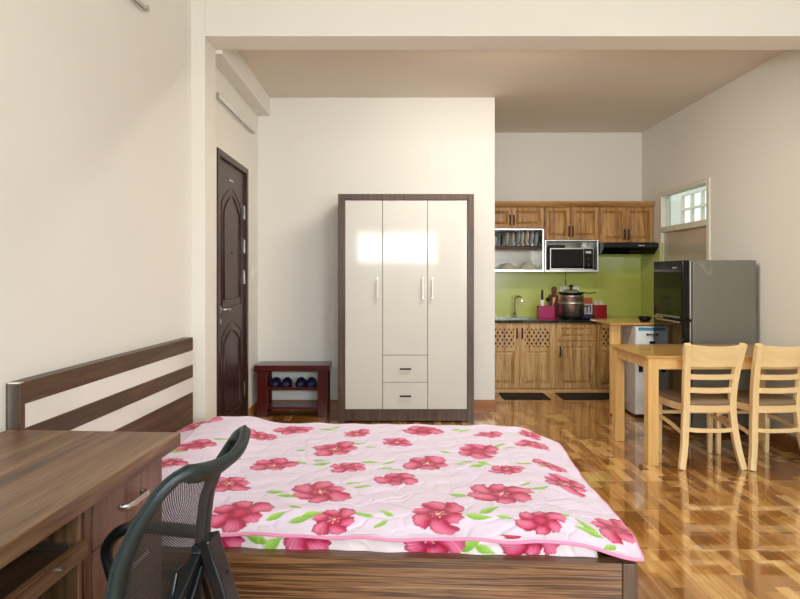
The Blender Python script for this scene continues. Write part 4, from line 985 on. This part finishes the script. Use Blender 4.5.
for i in range(n):
    for j in range(m): a = i*(m+1)+j; fs.append((a, a+1, a+m+2, a+m+1))
me = bpy.data.meshes.new('mesh_panel'); me.from_pydata([tuple(v) for v in vs], [], fs)
ul = me.uv_layers.new(name='UVMap')
for l in me.loops: ul.data[l.index].uv = uvs[l.vertex_index]
me.polygons.foreach_set('use_smooth', [True]*len(me.polygons)); me.materials.append(M['mesh'])
o = bpy.data.objects.new('backrest_mesh', me); COL.objects.link(o); o.parent = oc
# frame band around it
ring = []
def rp(u, h): return back_pt(u, h)
for i in range(21): ring.append(rp(-1, 0.45+0.43*i/20))
for i in range(1, 6): a = i/6*PI/2; ring.append(rp(-1+0.14*(1-math.cos(a)), 0.88+0.05*math.sin(a)))
for i in range(13): ring.append(rp(-0.84+1.68*i/12, 0.936))
for i in range(1, 6): a = i/6*PI/2; ring.append(rp(1-0.14*(1-math.sin(a)), 0.88+0.05*math.cos(a)))
for i in range(21): ring.append(rp(1, 0.88-0.43*i/20))
for i in range(1, 6): a = i/6*PI/2; ring.append(rp(1-0.16*(1-math.cos(a)), 0.45-0.04*math.sin(a)))
for i in range(13): ring.append(rp(0.82-1.64*i/12, 0.408))
for i in range(1, 6): a = i/6*PI/2; ring.append(rp(-1+0.16*(1-math.sin(a)), 0.45-0.04*math.cos(a)))
# flattened band: wide in the plane of the backrest
cen = Vector((0.15, 0, 0.66))
N_ = len(ring); bv = []; bf = []
for i in range(N_):
    p = ring[i]; tdir = (ring[(i+1) % N_]-ring[i-1]).normalized()
    nrm = Vector((1, 0, 0)); hh = p.z
    sl_ = (float(np.interp(hh+0.02, BH, BX))-float(np.interp(hh-0.02, BH, BX)))/0.04
    nrm = Vector((1, 0, -sl_)).normalized(); inn = nrm.cross(tdir).normalized()
    if inn.dot(cen-p) < 0: inn = -inn
    prof = [(-0.006, 0.0), (0.0, 0.011), (0.012, 0.014), (0.054, 0.007), (0.058, 0.0), (0.054, -0.006), (0.012, -0.012), (0.0, -0.010)]
    wk = 1.0-0.38*min(1, max(0, (hh-0.84)/0.06))
    for a, b in prof: bv.append(p+inn*a*wk+nrm*b)
K = 8
for i in range(N_):
    j = (i+1) % N_
    for k in range(K): bf.append((i*K+k, i*K+(k+1) % K, j*K+(k+1) % K, j*K+k))
link_mesh('backrest_frame', MB().add(bv, bf, True), M['chairplast'], oc)
# ribbed rubber edge strip
mb = MB()
idx = list(range(0, N_))
for i in range(len(idx)-1):
    if ring[i].z < 0.5: continue
    a, b = ring[i], ring[i+1]; L_ = (b-a).length; nn_ = max(1, int(L_/0.0042))
    for q in range(nn_):
        c = a.lerp(b, (q+0.5)/nn_); mb.lathe([(0.0012, -0.0022), (0.0036, -0.001), (0.0036, 0.001), (0.0012, 0.0022)], (c.x-0.004, c.y+(0.005 if c.y > 0 else -0.005), c.z+(0.003 if c.z > 0.9 else 0)), 6, 'z')
link_mesh('edge_beading', mb, M['chairplast'], oc)
# support bracket (A frame) and spine
def off(u, h, o_): return back_pt(u, h, o_)
for nm, pts, hw in (('support_arm', [off(0.05, 0.72, 0.035), off(-0.25, 0.66, 0.035), off(-0.55, 0.60, 0.030), off(-0.80, 0.53, 0.02)], 0.011),
                    ('support_arm', [off(-0.05, 0.72, 0.035), off(0.25, 0.66, 0.035), off(0.55, 0.60, 0.030), off(0.80, 0.53, 0.02)], 0.011),
                    ('support_arm', [off(0.0, 0.68, 0.045), off(-0.2, 0.62, 0.045), off(-0.42, 0.555, 0.04), off(-0.6, 0.49, 0.03)], 0.008),
                    ('support_arm', [off(0.0, 0.68, 0.045), off(0.2, 0.62, 0.045), off(0.42, 0.555, 0.04), off(0.6, 0.49, 0.03)], 0.008)):
    link_mesh(nm, MB().sweep(smooth_curve(pts, 5), hw, 0.009, sq=True), M['chairdark'], oc, 0.003)
link_mesh('lumbar_plate', MB().prism([(-0.13, 0.45), (0.13, 0.45), (0.02, 0.675), (-0.02, 0.675)], 0.160, 0.172, 'x'), M['chairdark'], oc, 0.003)
sp_ = smooth_curve([(0.222, 0.02, 0.735), (0.235, 0.02, 0.69), (0.262, 0.015, 0.62), (0.285, 0.01, 0.53), (0.262, 0, 0.44), (0.17, 0, 0.385), (0.05, 0, 0.375)], 6)
sp = link_mesh('spine', MB().sweep(sp_, 0.030, 0.014, sq=True, up=(1, 0, 0)), M['chairdark'], oc, 0.006)
for z, x in ((0.655, 0.262), (0.59, 0.285), (0.53, 0.300)):
    for y_ in (0.016, -0.012): link_mesh('screw', MB().disc((x-0.004, y_+0.01, z), 0.006, 0.006, 'x', 12), M['black'], sp)
# seat
def rr_outline(w, d, r, n=8):
    p = []
    for cx, cy, a0 in ((w-r, d-r, 0), (-w+r, d-r, PI/2), (-w+r, -d+r, PI), (w-r, -d+r, 1.5*PI)):
        for i in range(n+1): a = a0+PI/2*i/n; p.append((cx+r*math.cos(a), cy+r*math.sin(a)))
    return p
o_ = rr_outline(0.225, 0.235, 0.08); nO = len(o_); vs = []; fs = []
for k, z in ((0.93, 0.405), (1.0, 0.42), (1.0, 0.445), (0.95, 0.462), (0.7, 0.468), (0.2, 0.466)): vs += [(-0.055+p[0]*k, p[1]*k, z) for p in o_]
for r_ in range(5):
    for i in range(nO): fs.append((r_*nO+i, r_*nO+(i+1) % nO, (r_+1)*nO+(i+1) % nO, (r_+1)*nO+i))
fs.append(tuple(range(nO))[::-1]); fs.append(tuple(5*nO+i for i in range(nO)))
link_mesh('seat', MB().add(vs, fs, True), plain('black_fabric', (24, 25, 28), 0.9, bump=0.3, bscale=600), oc)
link_mesh('seat_mechanism', MB().box(-0.12, 0.10, -0.09, 0.09, 0.355, 0.405), M['black'], oc, 0.01)
for s_ in (-1, 1):                                   # loop armrests
    y = s_*0.232
    L1 = smooth_curve([(0.13, y, 0.650), (0.03, y, 0.656), (-0.05, y, 0.658), (-0.105, y, 0.642), (-0.138, y, 0.598), (-0.128, y, 0.54), (-0.10, y, 0.475), (-0.055, y, 0.41), (0.02, y*0.9, 0.395)], 6)
    nL = len(L1); hw = [0.024 if i < nL*0.36 else (0.024-0.008*min(1, (i-nL*0.36)/(nL*0.2))) for i in range(nL)]
    link_mesh('armrest', MB().sweep(L1, hw, 0.013, n=12, up=(0.0, 1, 0.0)) if False else MB().sweep(L1, 0.015, hw, n=12, up=(0, 1, 0)), M['chairdark'], oc)
    L2 = smooth_curve([(0.12, y, 0.650), (0.125, y*0.98, 0.60), (0.09, y*0.98, 0.50), (0.06, y*0.95, 0.41)], 6)
    link_mesh('armrest_support', MB().sweep(L2, 0.012, 0.017, n=10, up=(0, 1, 0)), M['chairdark'], oc)
link_mesh('gas_lift', MB().lathe([(0.028, 0.09), (0.028, 0.24), (0.016, 0.24), (0.016, 0.36)], n=20), M['black'], oc)
link_mesh('hub', MB().lathe([(0.045, 0.075), (0.05, 0.11), (0.035, 0.13)], n=24), M['black'], oc)
for i in range(5):
    a = 2*PI*i/5+0.25; cx, cy = math.cos(a), math.sin(a)
    lg = link_mesh('base_leg', MB().sweep([(0.035*cx, 0.035*cy, 0.10), (0.15*cx, 0.15*cy, 0.095), (0.27*cx, 0.27*cy, 0.075)], [0.024, 0.02, 0.015], [0.016, 0.014, 0.010], sq=True), M['black'], oc, 0.004)
    mb = MB(); px, py = 0.262*cx, 0.262*cy
    for s_ in (-1, 1):
        c0 = Vector((px-cy*0.013*s_, py+cx*0.013*s_, 0.027)); ax = Vector((-cy, cx, 0))
        mb.sweep([c0-ax*0.009, c0+ax*0.009], 0.0265, n=16)
    mb.sweep([(px, py, 0.03), (px, py, 0.075)], 0.006, n=8)
    link_mesh('caster', mb, M['black'], lg)
